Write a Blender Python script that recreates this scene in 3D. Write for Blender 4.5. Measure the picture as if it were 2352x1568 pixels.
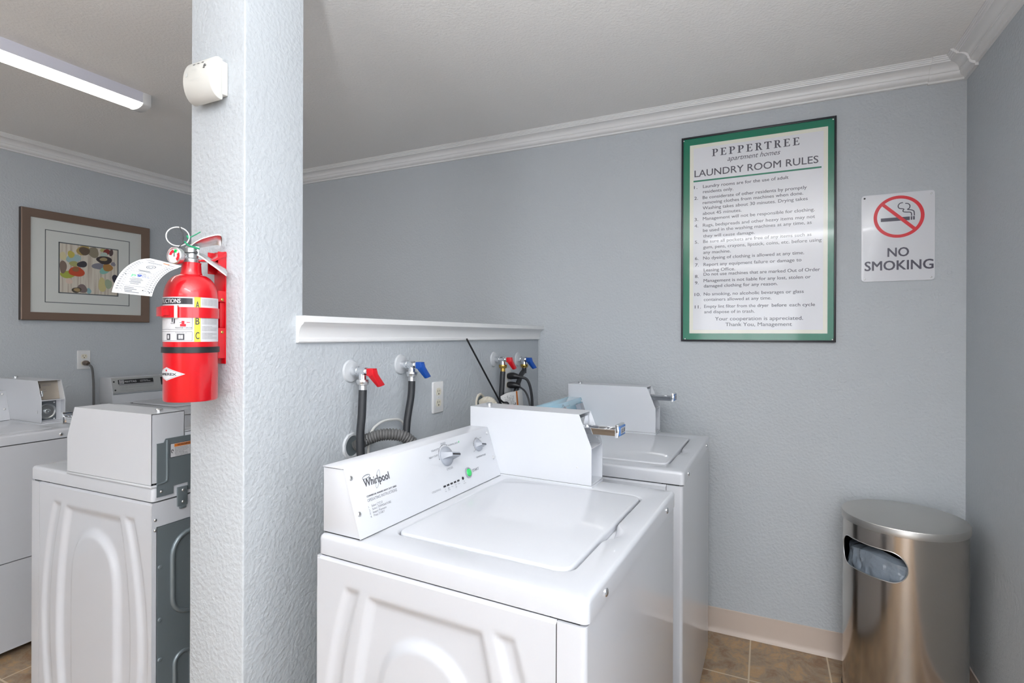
import bpy, bmesh, math, random
from math import sin, cos, pi, radians, sqrt, atan2, hypot
from mathutils import Vector, Matrix

S = bpy.context.scene
COL = S.collection
for o in list(bpy.data.objects):
    bpy.data.objects.remove(o)

# ------------------------------------------------------------------ camera
YAW, ROLL, FPX, HY, CAMZ = radians(25.4), radians(-0.2), 1225.0, 770.1, 1.33
fw = Vector((-sin(YAW), cos(YAW), 0)); r0 = Vector((cos(YAW), sin(YAW), 0)); u0 = Vector((0, 0, 1))
rt = cos(ROLL)*r0 - sin(ROLL)*u0; up = sin(ROLL)*r0 + cos(ROLL)*u0
cd = bpy.data.cameras.new('camera'); cam = bpy.data.objects.new('camera', cd); COL.objects.link(cam)
cam.matrix_world = Matrix(((rt.x, up.x, -fw.x, 0), (rt.y, up.y, -fw.y, 0), (rt.z, up.z, -fw.z, CAMZ), (0, 0, 0, 1)))
cd.sensor_width = 36.0; cd.lens = 36.0*FPX/2352.0; cd.shift_y = (HY-784.0)/2352.0
cd.clip_start = 0.02
S.camera = cam

# ------------------------------------------------------------------ world, lights, exposure
S.view_settings.view_transform = 'Standard'; S.view_settings.look = 'None'
S.view_settings.gamma = 1.0; S.view_settings.exposure = 0.3; S.view_settings.use_curve_mapping = False
W = bpy.data.worlds.new('world'); S.world = W; W.use_nodes = True
W.node_tree.nodes['Background'].inputs[0].default_value = (0.80, 0.88, 1.0, 1)
W.node_tree.nodes['Background'].inputs[1].default_value = 1.0

def area(name, loc, rot, sx, sy, power, col):
    l = bpy.data.lights.new(name, 'AREA'); l.shape = 'RECTANGLE'; l.size = sx; l.size_y = sy
    l.energy = power; l.color = col
    o = bpy.data.objects.new(name, l); COL.objects.link(o); o.location = loc; o.rotation_euler = rot
    return o
FRONT_Y = -5.5
area('added_front_fill', (-0.30, FRONT_Y-0.10, 1.10), (radians(90), 0, 0), 1.7, 2.1, 45, (0.95, 0.97, 1.0))  # fill lamp at an unseen opening, added to light the room from behind
area('added_side_fill', (0.791, -0.25, 1.55), (0, radians(90), 0), 1.25, 1.8, 17, (0.94, 0.965, 1.0))  # fill lamp added to brighten the faces turned to the right
area('ceiling_tube_glow', (-2.506, 0.83, 2.315), (0, 0, 0), 0.09, 1.15, 1.6, (1.0, 0.95, 0.86))
# the photographer's flash, bounced off the ceiling behind the camera
fl_ = bpy.data.lights.new('bounce_flash', 'SPOT'); fl_.energy = 440; fl_.color = (0.96, 0.98, 1.0); fl_.spot_size = radians(150); fl_.spot_blend = 0.7; fl_.shadow_soft_size = 0.05
fo_ = bpy.data.objects.new('bounce_flash', fl_); COL.objects.link(fo_); fo_.location = (0.28, -0.80, 1.22); fo_.rotation_euler = (radians(180), 0, 0)
TUBE_NEAR, TUBE_FAR = 11.0, 5.0

# ------------------------------------------------------------------ materials
def mat(name, col, rough=0.5, metal=0.0, coat=0.0, spec=0.5, emit=None, es=0.0, alpha=1.0, trans=0.0, coat_rough=0.05, aniso=0.0):
    m = bpy.data.materials.new(name); m.use_nodes = True
    b = m.node_tree.nodes['Principled BSDF']
    b.inputs['Base Color'].default_value = (*col, 1)
    b.inputs['Roughness'].default_value = rough; b.inputs['Metallic'].default_value = metal
    b.inputs['Coat Weight'].default_value = coat; b.inputs['Coat Roughness'].default_value = coat_rough
    b.inputs['Specular IOR Level'].default_value = spec
    b.inputs['Alpha'].default_value = alpha; b.inputs['Transmission Weight'].default_value = trans
    b.inputs['Anisotropic'].default_value = aniso
    if emit:
        b.inputs['Emission Color'].default_value = (*emit, 1); b.inputs['Emission Strength'].default_value = es
    return m
def nd(m, t, **kw):
    n = m.node_tree.nodes.new(t)
    for k, v in kw.items():
        if k.startswith('i_'): n.inputs[k[2:].replace('_', ' ')].default_value = v
        else: setattr(n, k, v)
    return n
def lk(m, a, b): m.node_tree.links.new(a, b)
def bsdf(m): return m.node_tree.nodes['Principled BSDF']
def bump_noise(m, scale, strength, dist=0.002, detail=3.0, ramp=None, stretch=None):
    tc = nd(m, 'ShaderNodeTexCoord'); n = nd(m, 'ShaderNodeTexNoise'); n.inputs['Scale'].default_value = scale; n.inputs['Detail'].default_value = detail
    src = tc.outputs['Object']
    if stretch:
        mp = nd(m, 'ShaderNodeMapping'); mp.inputs['Scale'].default_value = stretch; lk(m, src, mp.inputs[0]); src = mp.outputs[0]
    lk(m, src, n.inputs['Vector']); h = n.outputs['Fac']
    if ramp:
        cr = nd(m, 'ShaderNodeValToRGB'); cr.color_ramp.elements[0].position = ramp[0]; cr.color_ramp.elements[1].position = ramp[1]
        lk(m, h, cr.inputs[0]); h = cr.outputs[0]
    b = nd(m, 'ShaderNodeBump'); b.inputs['Strength'].default_value = strength; b.inputs['Distance'].default_value = dist
    lk(m, h, b.inputs['Height']); lk(m, b.outputs[0], bsdf(m).inputs['Normal'])
    return n

M = {}
M['wall'] = mat('painted_texture_wall', (0.50, 0.532, 0.562), 0.6); bump_noise(M['wall'], 95, 0.33, 0.0035, 2.5, (0.35, 0.75))
M['ceil'] = mat('ceiling_paint', (0.86, 0.85, 0.835), 0.8); bump_noise(M['ceil'], 110, 0.3, 0.003, 2.5, (0.35, 0.75))
M['trim'] = mat('white_trim_paint', (0.80, 0.80, 0.80), 0.35)
M['cove'] = mat('beige_vinyl_cove', (0.60, 0.50, 0.43), 0.4)
M['white'] = mat('white_enamel', (0.56, 0.575, 0.61), 0.28, coat=0.6, coat_rough=0.04)
M['white2'] = mat('white_powder_coat', (0.60, 0.615, 0.65), 0.35, coat=0.25, coat_rough=0.1)
M['film'] = mat('blue_protective_film', (0.36, 0.64, 0.80), 0.2, coat=0.6)
M['galv'] = mat('galvanised_steel', (0.23, 0.27, 0.29), 0.42, metal=0.55)
M['steel'] = mat('dull_steel', (0.45, 0.47, 0.48), 0.3, metal=0.9)
M['zinc'] = mat('dark_zinc_plate', (0.15, 0.17, 0.19), 0.45, metal=0.3)
M['chrome'] = mat('chrome', (0.82, 0.83, 0.85), 0.08, metal=1.0)
M['satin'] = mat('satin_nickel', (0.72, 0.72, 0.72), 0.28, metal=1.0)
M['brass'] = mat('brass', (0.62, 0.42, 0.12), 0.25, metal=1.0)
M['dark'] = mat('black_plastic', (0.012, 0.012, 0.014), 0.4)
M['gap'] = mat('gap_shade_black', (0.02, 0.02, 0.022), 0.8)  # near-black for seams, slots and hollows, their shade painted in
M['ink'] = mat('printed_ink', (0.05, 0.05, 0.06), 0.5)
M['greyink'] = mat('grey_printed_ink', (0.20, 0.21, 0.23), 0.5)
M['knob'] = mat('grey_knob_plastic', (0.30, 0.32, 0.36), 0.3)
M['greentab'] = mat('green_button', (0.0, 0.55, 0.10), 0.25, coat=0.5)
M['rubber'] = mat('black_rubber_hose', (0.022, 0.024, 0.028), 0.45)
M['greyhose'] = mat('grey_corrugated_hose', (0.10, 0.10, 0.10), 0.5)
M['clear'] = mat('clear_tube', (0.62, 0.62, 0.60), 0.3)
M['red'] = mat('red_enamel', (0.62, 0.0, 0.008), 0.3, coat=0.7)
M['redp'] = mat('red_plastic', (0.60, 0.006, 0.014), 0.3)
M['bluep'] = mat('blue_plastic', (0.006, 0.07, 0.36), 0.3)
M['yellow'] = mat('yellow_label', (0.85, 0.75, 0.05), 0.4)
M['paper'] = mat('white_paper', (0.84, 0.84, 0.83), 0.6)
M['label'] = mat('white_label', (0.62, 0.62, 0.64), 0.35)
M['orange'] = mat('orange_print', (0.65, 0.18, 0.02), 0.5)
M['green'] = mat('green_print', (0.0, 0.19, 0.105), 0.22, coat=0.5, coat_rough=0.06)
M['signface'] = mat('white_sign_face', (0.75, 0.76, 0.80), 0.25, coat=0.5, coat_rough=0.06)
M['signcream'] = mat('cream_sign_edge', (0.78, 0.78, 0.68), 0.25, coat=0.5, coat_rough=0.06)
M['signink'] = mat('sign_ink', (0.075, 0.07, 0.095), 0.25, coat=0.5, coat_rough=0.06)
M['blackframe'] = mat('black_sign_frame', (0.02, 0.02, 0.026), 0.3)
M['nosmoke'] = mat('white_plastic_sign', (0.74, 0.75, 0.79), 0.25, coat=0.3)
M['nosmokered'] = mat('red_sign_print', (0.72, 0.02, 0.035), 0.3)
M['nosmokeink'] = mat('grey_sign_print', (0.075, 0.07, 0.10), 0.3)
M['plate'] = mat('white_outlet_plastic', (0.74, 0.74, 0.74), 0.25)
M['escut'] = mat('painted_escutcheon', (0.52, 0.54, 0.565), 0.45)
M['ivory'] = mat('ivory_plastic', (0.70, 0.66, 0.55), 0.3)
M['brown'] = mat('brown_plug', (0.14, 0.11, 0.09), 0.45)
M['cord'] = mat('grey_cord', (0.13, 0.13, 0.13), 0.45)
M['bronze'] = mat('bronze_frame', (0.20, 0.135, 0.10), 0.35, metal=0.25)
M['framedge'] = mat('dark_frame_edge', (0.05, 0.04, 0.035), 0.5)
M['mat'] = mat('mat_board', (0.62, 0.64, 0.62), 0.7)
M['matline'] = mat('mat_bevel', (0.10, 0.115, 0.125), 0.6)
M['beigeboard'] = mat('broken_plasterboard', (0.62, 0.58, 0.50), 0.8)
M['co'] = mat('ivory_alarm_plastic', (0.66, 0.655, 0.62), 0.35)
M['silverpanel'] = mat('silver_control_panel', (0.42, 0.43, 0.43), 0.35, metal=0.3)
M['tan'] = mat('tan_coin_plate', (0.42, 0.37, 0.31), 0.3, metal=0.5)
M['diffuser'] = mat('lit_diffuser', (0.9, 0.9, 0.9), 0.4, emit=(1.0, 0.965, 0.90), es=TUBE_FAR)
M['diffuser2'] = mat('lit_diffuser_added', (0.9, 0.9, 0.9), 0.4, emit=(0.97, 0.98, 1.0), es=TUBE_NEAR)
M['housing'] = mat('fixture_housing', (0.70, 0.70, 0.78), 0.4)
M['greentie'] = mat('green_plastic_tie', (0.0, 0.30, 0.13), 0.3)
M['gaugeface'] = mat('gauge_face', (0.75, 0.70, 0.70), 0.3)
M['tag'] = mat('white_card_tag', (0.62, 0.63, 0.64), 0.5)
M['navy'] = mat('blue_print', (0.01, 0.06, 0.35), 0.5)
M['bluetag'] = mat('blue_price_tag', (0.05, 0.16, 0.42), 0.3)

# stainless bin
m = M['bin'] = mat('brushed_stainless_bin', (0.56, 0.52, 0.48), 0.17, metal=1.0)
bump_noise(m, 40, 0.06, 0.001, 2, stretch=(1, 1, 0.02))
m = M['binlid'] = mat('brushed_stainless_lid', (0.60, 0.58, 0.55), 0.33, metal=1.0, aniso=0.6)
M['bag'] = mat('grey_bin_liner', (0.22, 0.26, 0.31), 0.16, coat=0.4)
bump_noise(M['bag'], 22, 0.8, 0.012, 3)

# slate-look floor tiles
m = M['floor'] = mat('slate_look_tile', (0.2, 0.13, 0.08), 0.35)
tc = nd(m, 'ShaderNodeTexCoord'); mp = nd(m, 'ShaderNodeMapping'); lk(m, tc.outputs['Object'], mp.inputs[0])
TILE = 0.2885
mp.inputs['Scale'].default_value = (1/TILE, 1/0.312, 1); mp.inputs['Location'].default_value = (0.054/TILE, -2.2595/0.312, 0)
br = nd(m, 'ShaderNodeTexBrick', offset=0.0, squash=1.0)
br.inputs['Scale'].default_value = 1.0; br.inputs['Brick Width'].default_value = 1.0; br.inputs['Row Height'].default_value = 1.0
br.inputs['Mortar Size'].default_value = 0.011; br.inputs['Mortar Smooth'].default_value = 0.1; br.inputs['Bias'].default_value = 0.0
lk(m, mp.outputs[0], br.inputs['Vector'])
n1 = nd(m, 'ShaderNodeTexNoise'); n1.inputs['Scale'].default_value = 9; n1.inputs['Detail'].default_value = 12; n1.inputs['Roughness'].default_value = 0.78; n1.inputs['Distortion'].default_value = 0.5
lk(m, tc.outputs['Object'], n1.inputs['Vector'])
cr = nd(m, 'ShaderNodeValToRGB'); e = cr.color_ramp.elements
e[0].position = 0.28; e[0].color = (0.14, 0.10, 0.07, 1); e[1].position = 0.78; e[1].color = (0.62, 0.43, 0.22, 1)
for p, c in ((0.42, (0.28, 0.165, 0.09, 1)), (0.50, (0.32, 0.245, 0.17, 1)), (0.58, (0.46, 0.285, 0.14, 1)), (0.66, (0.39, 0.31, 0.225, 1))):
    k = e.new(p); k.color = c
lk(m, n1.outputs['Fac'], cr.inputs[0])
mx = nd(m, 'ShaderNodeMix', data_type='RGBA'); lk(m, br.outputs['Fac'], mx.inputs[0]); lk(m, cr.outputs[0], mx.inputs[6]); mx.inputs[7].default_value = (0.62, 0.51, 0.37, 1)
lk(m, mx.outputs[2], bsdf(m).inputs['Base Color'])
bp = nd(m, 'ShaderNodeBump'); bp.inputs['Strength'].default_value = 0.35; bp.inputs['Distance'].default_value = 0.003; lk(m, n1.outputs['Fac'], bp.inputs['Height']); lk(m, bp.outputs[0], bsdf(m).inputs['Normal'])
# art ground: cream with vertical streaks
m = M['artground'] = mat('art_ground', (0.6, 0.56, 0.47), 0.6)
tc = nd(m, 'ShaderNodeTexCoord'); mp = nd(m, 'ShaderNodeMapping'); mp.inputs['Scale'].default_value = (1, 90, 4); lk(m, tc.outputs['Object'], mp.inputs[0])
n1 = nd(m, 'ShaderNodeTexNoise'); n1.inputs['Scale'].default_value = 1; n1.inputs['Detail'].default_value = 3; lk(m, mp.outputs[0], n1.inputs['Vector'])
cr = nd(m, 'ShaderNodeValToRGB'); cr.color_ramp.elements[0].position = 0.3; cr.color_ramp.elements[0].color = (0.42, 0.35, 0.29, 1); cr.color_ramp.elements[1].position = 0.55; cr.color_ramp.elements[1].color = (0.62, 0.58, 0.50, 1)
lk(m, n1.outputs['Fac'], cr.inputs[0]); lk(m, cr.outputs[0], bsdf(m).inputs['Base Color'])

# ------------------------------------------------------------------ mesh builder
class MB:
    def __init__(s): s.v = []; s.f = []; s.m = []; s.mi = 0; s.mats = []
    def use(s, mt):
        if mt not in s.mats: s.mats.append(mt)
        s.mi = s.mats.index(mt); return s
    def face(s, idx): s.f.append(tuple(idx)); s.m.append(s.mi)
    def add(s, vs, fs, T=None):
        b = len(s.v)
        for p in vs:
            p = Vector(p); s.v.append(tuple(T(p) if callable(T) else p))
        for f in fs: s.face([b+i for i in f])
        return s
    def box(s, x0, x1, y0, y1, z0, z1, T=None):
        vs = [(x, y, z) for x in (x0, x1) for y in (y0, y1) for z in (z0, z1)]
        return s.add(vs, [(0, 1, 3, 2), (4, 6, 7, 5), (0, 4, 5, 1), (2, 3, 7, 6), (0, 2, 6, 4), (1, 5, 7, 3)], T)
    def quad(s, a, b, c, d, T=None): return s.add([a, b, c, d], [(0, 1, 2, 3)], T)
    def loft(s, loops, cap0=True, cap1=True, closed=True, T=None):
        n = len(loops[0]); vs = [p for l in loops for p in l]; fs = []
        for i in range(len(loops)-1):
            for j in range(n if closed else n-1):
                k = (j+1) % n
                fs.append((i*n+j, i*n+k, (i+1)*n+k, (i+1)*n+j))
        if cap0: fs.append(tuple(reversed(range(n))))
        if cap1: fs.append(tuple((len(loops)-1)*n+j for j in range(n)))
        return s.add(vs, fs, T)
    def prism(s, poly, axis, a0, a1, T=None):
        # poly in the plane of the two other axes (cyclic order); extruded along axis
        def P(p, a):
            return {'x': (a, p[0], p[1]), 'y': (p[0], a, p[1]), 'z': (p[0], p[1], a)}[axis]
        return s.loft([[P(p, a0) for p in poly], [P(p, a1) for p in poly]], T=T)
    def lathe(s, prof, n=40, T=None, cap0=True, cap1=True, a0=0.0, a1=2*pi):
        full = abs(a1-a0-2*pi) < 1e-6; k = n if full else n+1
        loops = [[(r*cos(a0+(a1-a0)*j/n), r*sin(a0+(a1-a0)*j/n), z) for j in range(k)] for r, z in prof]
        return s.loft(loops, cap0 and full, cap1 and full, full, T)
    def tube(s, pts, r, n=10, caps=True, T=None, closed=False):
        pts = [Vector(p) for p in pts]; loops = []; m_ = len(pts)
        up_ = None
        for i, p in enumerate(pts):
            if closed: t = (pts[(i+1) % m_]-pts[i-1]).normalized()
            else: t = (pts[min(i+1, m_-1)]-pts[max(i-1, 0)]).normalized()
            if up_ is None:
                up_ = Vector((0, 0, 1)) if abs(t.z) < 0.9 else Vector((1, 0, 0))
            up_ = (up_ - t*up_.dot(t)).normalized(); w_ = t.cross(up_)
            rr = r[i] if isinstance(r, (list, tuple)) else r
            loops.append([tuple(p+up_*(rr*cos(2*pi*j/n))+w_*(rr*sin(2*pi*j/n))) for j in range(n)])
        if closed: loops.append(loops[0]); caps = False
        return s.loft(loops, caps, caps, True, T)
    def text(s, txt, mp, width=None, cap=None, size=1.0, bold=0.0, shear=0.0, align='L', res=3):
        """flat lettering; mp(u,v)->3D point; width: fitted width; cap: height of a capital"""
        vs, fs = glyphs(txt, 0.0, shear, res)
        if not vs: return s
        sh_ = [(-bold, -bold*0.5), (bold, bold*0.5), (-bold, bold*0.5), (bold, -bold*0.5)] if bold else [(0, 0)]
        x0 = min(p[0] for p in vs); x1 = max(p[0] for p in vs)
        sy = (cap/CAPH) if cap else size
        sx = (width/(x1-x0)) if width else sy
        off = -x0
        if align == 'C': off = -(x0+x1)/2
        if align == 'R': off = -x1
        o_ = mp(0, 0); nrm = (mp(1e-4, 0)-o_).cross(mp(0, 1e-4)-o_).normalized()
        for q_, (du, dv) in enumerate(sh_):
            b = len(s.v)
            for p in vs: s.v.append(tuple(mp((p[0]+off+du)*sx, (p[1]+dv)*sy)+nrm*(6e-5*q_)))
            for f in fs: s.face([b+i for i in f])
        return s
    def build(s, name, mt=None, parent=None, bevel=0.0, bseg=2, smooth=40, merge=False, loc=None):
        me = bpy.data.meshes.new(name); me.from_pydata(s.v, [], s.f)
        ml = s.mats if s.mats else [mt]
        for x in ml: me.materials.append(x)
        me.polygons.foreach_set('material_index', s.m)
        if bevel or merge:
            bm = bmesh.new(); bm.from_mesh(me)
            if merge: bmesh.ops.remove_doubles(bm, verts=bm.verts, dist=1e-5)
            bmesh.ops.recalc_face_normals(bm, faces=bm.faces)
            if bevel:
                ed = [e_ for e_ in bm.edges if len(e_.link_faces) == 2 and e_.calc_face_angle(0) > radians(30)]
                bmesh.ops.bevel(bm, geom=ed, offset=bevel, segments=bseg, profile=0.5, affect='EDGES', clamp_overlap=True)
            bm.to_mesh(me); bm.free()
        me.update()
        if smooth:
            me.polygons.foreach_set('use_smooth', [True]*len(me.polygons))
            me.set_sharp_from_angle(angle=radians(smooth))
        o = bpy.data.objects.new(name, me); COL.objects.link(o)
        if parent: o.parent = parent
        if loc: o.location = loc
        return o

GL = {}
def glyphs(txt, bold, shear, res):
    key = (txt, bold, shear, res)
    if key in GL: return GL[key]
    c = bpy.data.curves.new('lettering_curve', 'FONT'); c.body = txt; c.size = 1.0; c.fill_mode = 'FRONT'; c.dimensions = '2D'
    c.offset = bold; c.shear = shear; c.resolution_u = res
    o = bpy.data.objects.new('lettering_curve', c); COL.objects.link(o)
    bpy.context.view_layer.update()
    dg = bpy.context.evaluated_depsgraph_get(); me = o.evaluated_get(dg).to_mesh()
    vs = [(v.co.x, v.co.y) for v in me.vertices]; fs = [tuple(p.vertices) for p in me.polygons]
    o.evaluated_get(dg).to_mesh_clear(); bpy.data.objects.remove(o); bpy.data.curves.remove(c)
    GL[key] = (vs, fs); return vs, fs
CAPH = max(p[1] for p in glyphs('H', 0, 0, 3)[0])

def rrect(x0, x1, y0, y1, r, k=5, ns=1, bulge=None):
    """rounded rectangle loop, CCW; ns subdivisions per side"""
    pts = []
    cs = [(x1-r, y0+r, -90), (x1-r, y1-r, 0), (x0+r, y1-r, 90), (x0+r, y0+r, 180)]
    for i, (cx, cy, a) in enumerate(cs):
        for j in range(k+1):
            t = radians(a+90*j/k); pts.append((cx+r*cos(t), cy+r*sin(t)))
        nx, ny, na = cs[(i+1) % 4]
        e0 = pts[-1]; t = radians(na); e1 = (nx+r*cos(t), ny+r*sin(t))
        for j in range(1, ns): pts.append((e0[0]+(e1[0]-e0[0])*j/ns, e0[1]+(e1[1]-e0[1])*j/ns))
    if bulge: pts = [bulge(p) for p in pts]
    return pts
def rslab(mb, x0, x1, y0, y1, z0, z1, r, bev, k=5, T=None):
    """slab with rounded plan corners and rounded top edge"""
    L = [[(x, y, z0) for x, y in rrect(x0, x1, y0, y1, r, k)], [(x, y, z1-bev) for x, y in rrect(x0, x1, y0, y1, r, k)]]
    for j in (1, 2, 3):
        a = radians(30*j); i_ = bev*(1-cos(a)); L.append([(x, y, z1-bev+bev*sin(a)) for x, y in rrect(x0+i_, x1-i_, y0+i_, y1-i_, max(r-i_, 1e-4), k)])
    return mb.loft(L, T=T)
def catmull(pts, n=8):
    P = [Vector(p) for p in pts]; P = [2*P[0]-P[1]]+P+[2*P[-1]-P[-2]]; out = []
    for i in range(1, len(P)-2):
        for j in range(n):
            t = j/n; a, b, c, d = P[i-1], P[i], P[i+1], P[i+2]
            out.append(0.5*((2*b)+(c-a)*t+(2*a-5*b+4*c-d)*t*t+(3*b-a-3*c+d)*t*t*t))
    out.append(P[-2]); return out
def frame(o, X, Y, Z):
    o, X, Y, Z = Vector(o), Vector(X), Vector(Y), Vector(Z)
    return lambda p: o+X*p[0]+Y*p[1]+Z*p[2]

def tag(o, label=None, cat=None, group=None, kind=None):
    if label: o['label'] = label
    if cat: o['category'] = cat
    if group: o['group'] = group
    if kind: o['kind'] = kind
    return o
def empty(name, loc=(0, 0, 0), rz=0.0, label=None, cat=None, group=None):
    o = bpy.data.objects.new(name, None); COL.objects.link(o); o.location = loc; o.rotation_euler = (0, 0, rz)
    o.empty_display_size = 0.05
    return tag(o, label, cat, group)
def copy_tree(o, parent=None):
    c = o.copy(); COL.objects.link(c)
    if parent: c.parent = parent
    for ch in list(o.children): copy_tree(ch, c)
    return c
def struct(mb, name, mt=None, **kw):
    o = mb.build(name, mt, **kw); o['kind'] = 'structure'; return o

# ------------------------------------------------------------------ the room
XL, XR, YB, ZC = -3.683, 0.691, 2.576, 2.385
struct(MB().box(XL-0.1, XR+0.1, FRONT_Y-0.1, YB+0.1, -0.08, 0), 'floor', M['floor'])
struct(MB().box(XL-0.1, XR+0.1, FRONT_Y-0.1, YB+0.1, ZC, ZC+0.08), 'ceiling', M['ceil'])
struct(MB().box(XL, XR, YB, YB+0.1, 0, ZC), 'wall_back', M['wall'])
struct(MB().box(XL-0.1, XL, FRONT_Y-0.1, YB+0.1, 0, ZC), 'wall_left', M['wall'])
DY0, DY1, DZ0, DZ1 = -1.18, 0.68, 0.90, 2.20
mb = MB(); mb.box(XR, XR+0.1, DY1, YB+0.1, 0, ZC); mb.box(XR, XR+0.1, FRONT_Y-0.1, DY0, 0, ZC); mb.box(XR, XR+0.1, DY0, DY1, DZ1, ZC); mb.box(XR, XR+0.1, DY0, DY1, 0, DZ0)
struct(mb, 'wall_right', M['wall'])
mb = MB()
for a in (DY0, (DY0+DY1)/2-0.02, DY1-0.04): mb.box(XR+0.02, XR+0.06, a, a+0.04, DZ0, DZ1)
for a in (DZ0, DZ1-0.04): mb.box(XR+0.02, XR+0.06, DY0+0.04, DY1-0.04, a, a+0.04)
struct(mb, 'added_window_2', M['trim'])  # unseen frame, added as an opening for the side fill lamp
wx0, wx1, wz0, wz1 = -1.15, 0.55, 0.05, 2.15
mb = MB()
mb.box(XL, wx0, FRONT_Y-0.1, FRONT_Y, 0, ZC); mb.box(wx1, XR, FRONT_Y-0.1, FRONT_Y, 0, ZC)
mb.box(wx0, wx1, FRONT_Y-0.1, FRONT_Y, 0, wz0); mb.box(wx0, wx1, FRONT_Y-0.1, FRONT_Y, wz1, ZC)
struct(mb, 'wall_front', M['wall'])
mb = MB()
for a in (wx0, (wx0+wx1)/2-0.02, wx1-0.04): mb.box(a, a+0.04, FRONT_Y-0.06, FRONT_Y-0.02, wz0, wz1)
for a in (wz0, wz1-0.04): mb.box(wx0, wx1, FRONT_Y-0.06, FRONT_Y-0.02, a, a+0.04)
struct(mb, 'added_window_1', M['trim'])  # unseen frame, added as an opening for the front fill lamp

# partition: floor-to-ceiling post, then half-height wall
PX0, PX1, PY0, PY1, PZ = -1.260, -1.071, 0.834, 1.006, 1.362
mb = MB()
mb.prism([(PY0, 0), (YB, 0), (YB, PZ), (PY1, PZ), (PY1, ZC), (PY0, ZC)], 'x', PX0, PX1)
struct(mb, 'wall_partition', M['wall'], bevel=0.004, bseg=3)

# crown moulding, profile (projection from wall, drop from ceiling)
CROWN = [(0, 0), (0.076, 0), (0.076, -0.004), (0.072, -0.005), (0.071, -0.009), (0.067, -0.010), (0.066, -0.014), (0.062, -0.015), (0.061, -0.019)]
CROWN += [(0.061-0.031*sin(radians(a)), -0.019-0.021*(1-cos(radians(a)))) for a in (15, 30, 45, 60, 75, 90)]
CROWN += [(0.030, -0.043), (0.027, -0.044), (0.027, -0.047)]
CROWN += [(0.013+0.014*cos(radians(a)), -0.047-0.014*sin(radians(a))) for a in (20, 40, 60, 80)]
CROWN += [(0.012, -0.062), (0.010, -0.063), (0.010, -0.070), (0, -0.071)]
def crown(name, wall, a0, a1, k=1.0):
    mb = MB(); P = [(p*k, ZC+d*k) for p, d in CROWN]
    if wall == 'back': mb.prism([(YB-p, z) for p, z in P], 'x', a0, a1)
    if wall == 'left': mb.prism([(XL+p, z) for p, z in P], 'y', a0, a1)
    if wall == 'right': mb.prism([(XR-p, z) for p, z in P], 'y', a0, a1)
    return struct(mb, name, M['trim'], smooth=25)
crown('trim_1', 'back', XL, 0.568); crown('trim_2', 'left', FRONT_Y, YB); crown('trim_3', 'right', FRONT_Y, 2.452, 0.93)
mb = MB(); P = [(p*1.08, ZC+d*1.06) for p, d in CROWN]
mb.loft([[(0.568, YB-p, z) for p, z in P], [(XR-p, YB-p, z) for p, z in P]])
mb.loft([[(XR-p, 2.452, z) for p, z in P], [(XR-p, YB-p, z) for p, z in P]])
struct(mb, 'trim_4', M['trim'], smooth=25)

# cap on the half wall
mb = MB()
prof = [(0, 1.310), (0.008, 1.310), (0.010, 1.313), (0.010, 1.320), (0.0085, 1.322)] + [(0.0085+0.020*(1-cos(radians(a))), 1.322+0.036*sin(radians(a))) for a in (20, 40, 60, 80)] + [(0.028, 1.362), (0, 1.362)]
for sg, bx in ((1, PX1), (-1, PX0)):
    mb.prism([(bx+sg*p, z) for p, z in prof], 'y', 0.983, YB)
    a, b = sorted((bx, bx+sg*0.033)); mb.box(a, b, 0.983, YB, 1.362, 1.378)
mb.box(PX0, PX1, PY1, YB, 1.3625, 1.378)
struct(mb, 'trim_5', M['trim'], smooth=25)

# cove baseboards
CV = [(0, 0), (0.016, 0), (0.013, 0.004), (0.008, 0.009), (0.005, 0.016), (0.004, 0.024), (0.004, 0.104), (0, 0.106)]
mb = MB().prism([(YB-p, z) for p, z in CV], 'x', PX1, XR); struct(mb, 'baseboard_back', M['cove'])
mb = MB().prism([(XR-p, z) for p, z in CV], 'y', FRONT_Y, YB-0.016); struct(mb, 'baseboard_right', M['cove'])

# ------------------------------------------------------------------ top-load washers
BW, BD = 0.686, 0.595      # cabinet width (y) and depth (x)
def ss(d, w): 
    t = min(1, max(0, d/w+0.5)); return t*t*(3-2*t)
def emboss(x, z):
    dx = abs(x-0.272); t = abs(z-0.45)
    T_ = 0.172-0.046*(t/0.355)**2; outer = min(T_-dx, 0.355-t)
    ex, et = dx/0.112, t/0.296
    gr = hypot(2*ex/0.112, 5*et**4/0.296)+1e-6; inner = max(-0.05, min(0.05, (1-ex*ex-et**5)/gr))
    c = 0.236-0.058*(t/0.355)**2; st = min(0.015-abs(dx-c), 0.362-t)
    return 0.012*max(0.0, ss(outer, 0.020)-ss(inner, 0.026))+0.007*ss(st, 0.018)
CA = Vector((0.108, 0, 0.913)); CB = Vector((0.062, 0, 1.053)); CV_ = (CB-CA).normalized(); CN = Vector((CV_.z, 0, -CV_.x))
def panel(o=0.0, y=0.0, v=0.0):   # (u, v, out) on the sloping console front
    return lambda u, w, n=0.0: CA+Vector((0, y+u, 0))+CV_*(v+w)+CN*(o+n)
def PT(y, v, o=0.0):              # transform with z as outward normal
    return lambda p: CA+Vector((0, y+p[0], 0))+CV_*(v+p[1])+CN*(o+p[2])

def screw(parent, T, r=0.005, h=0.003, mt=None):
    mb = MB().lathe([(r, 0), (r, h*0.4), (r*0.8, h*0.8), (r*0.35, h), (0.0005, h)], 14, T=T); return mb.build('screw', mt or M['chrome'], parent)

def wrap_poly(x1):
    p = [q for q in rrect(0.46, x1, 0.0, BW, 0.010, 6) if q[0] > 0.5]
    return [(0.5455, 0.0)]+p+[(0.5455, BW)]

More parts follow.
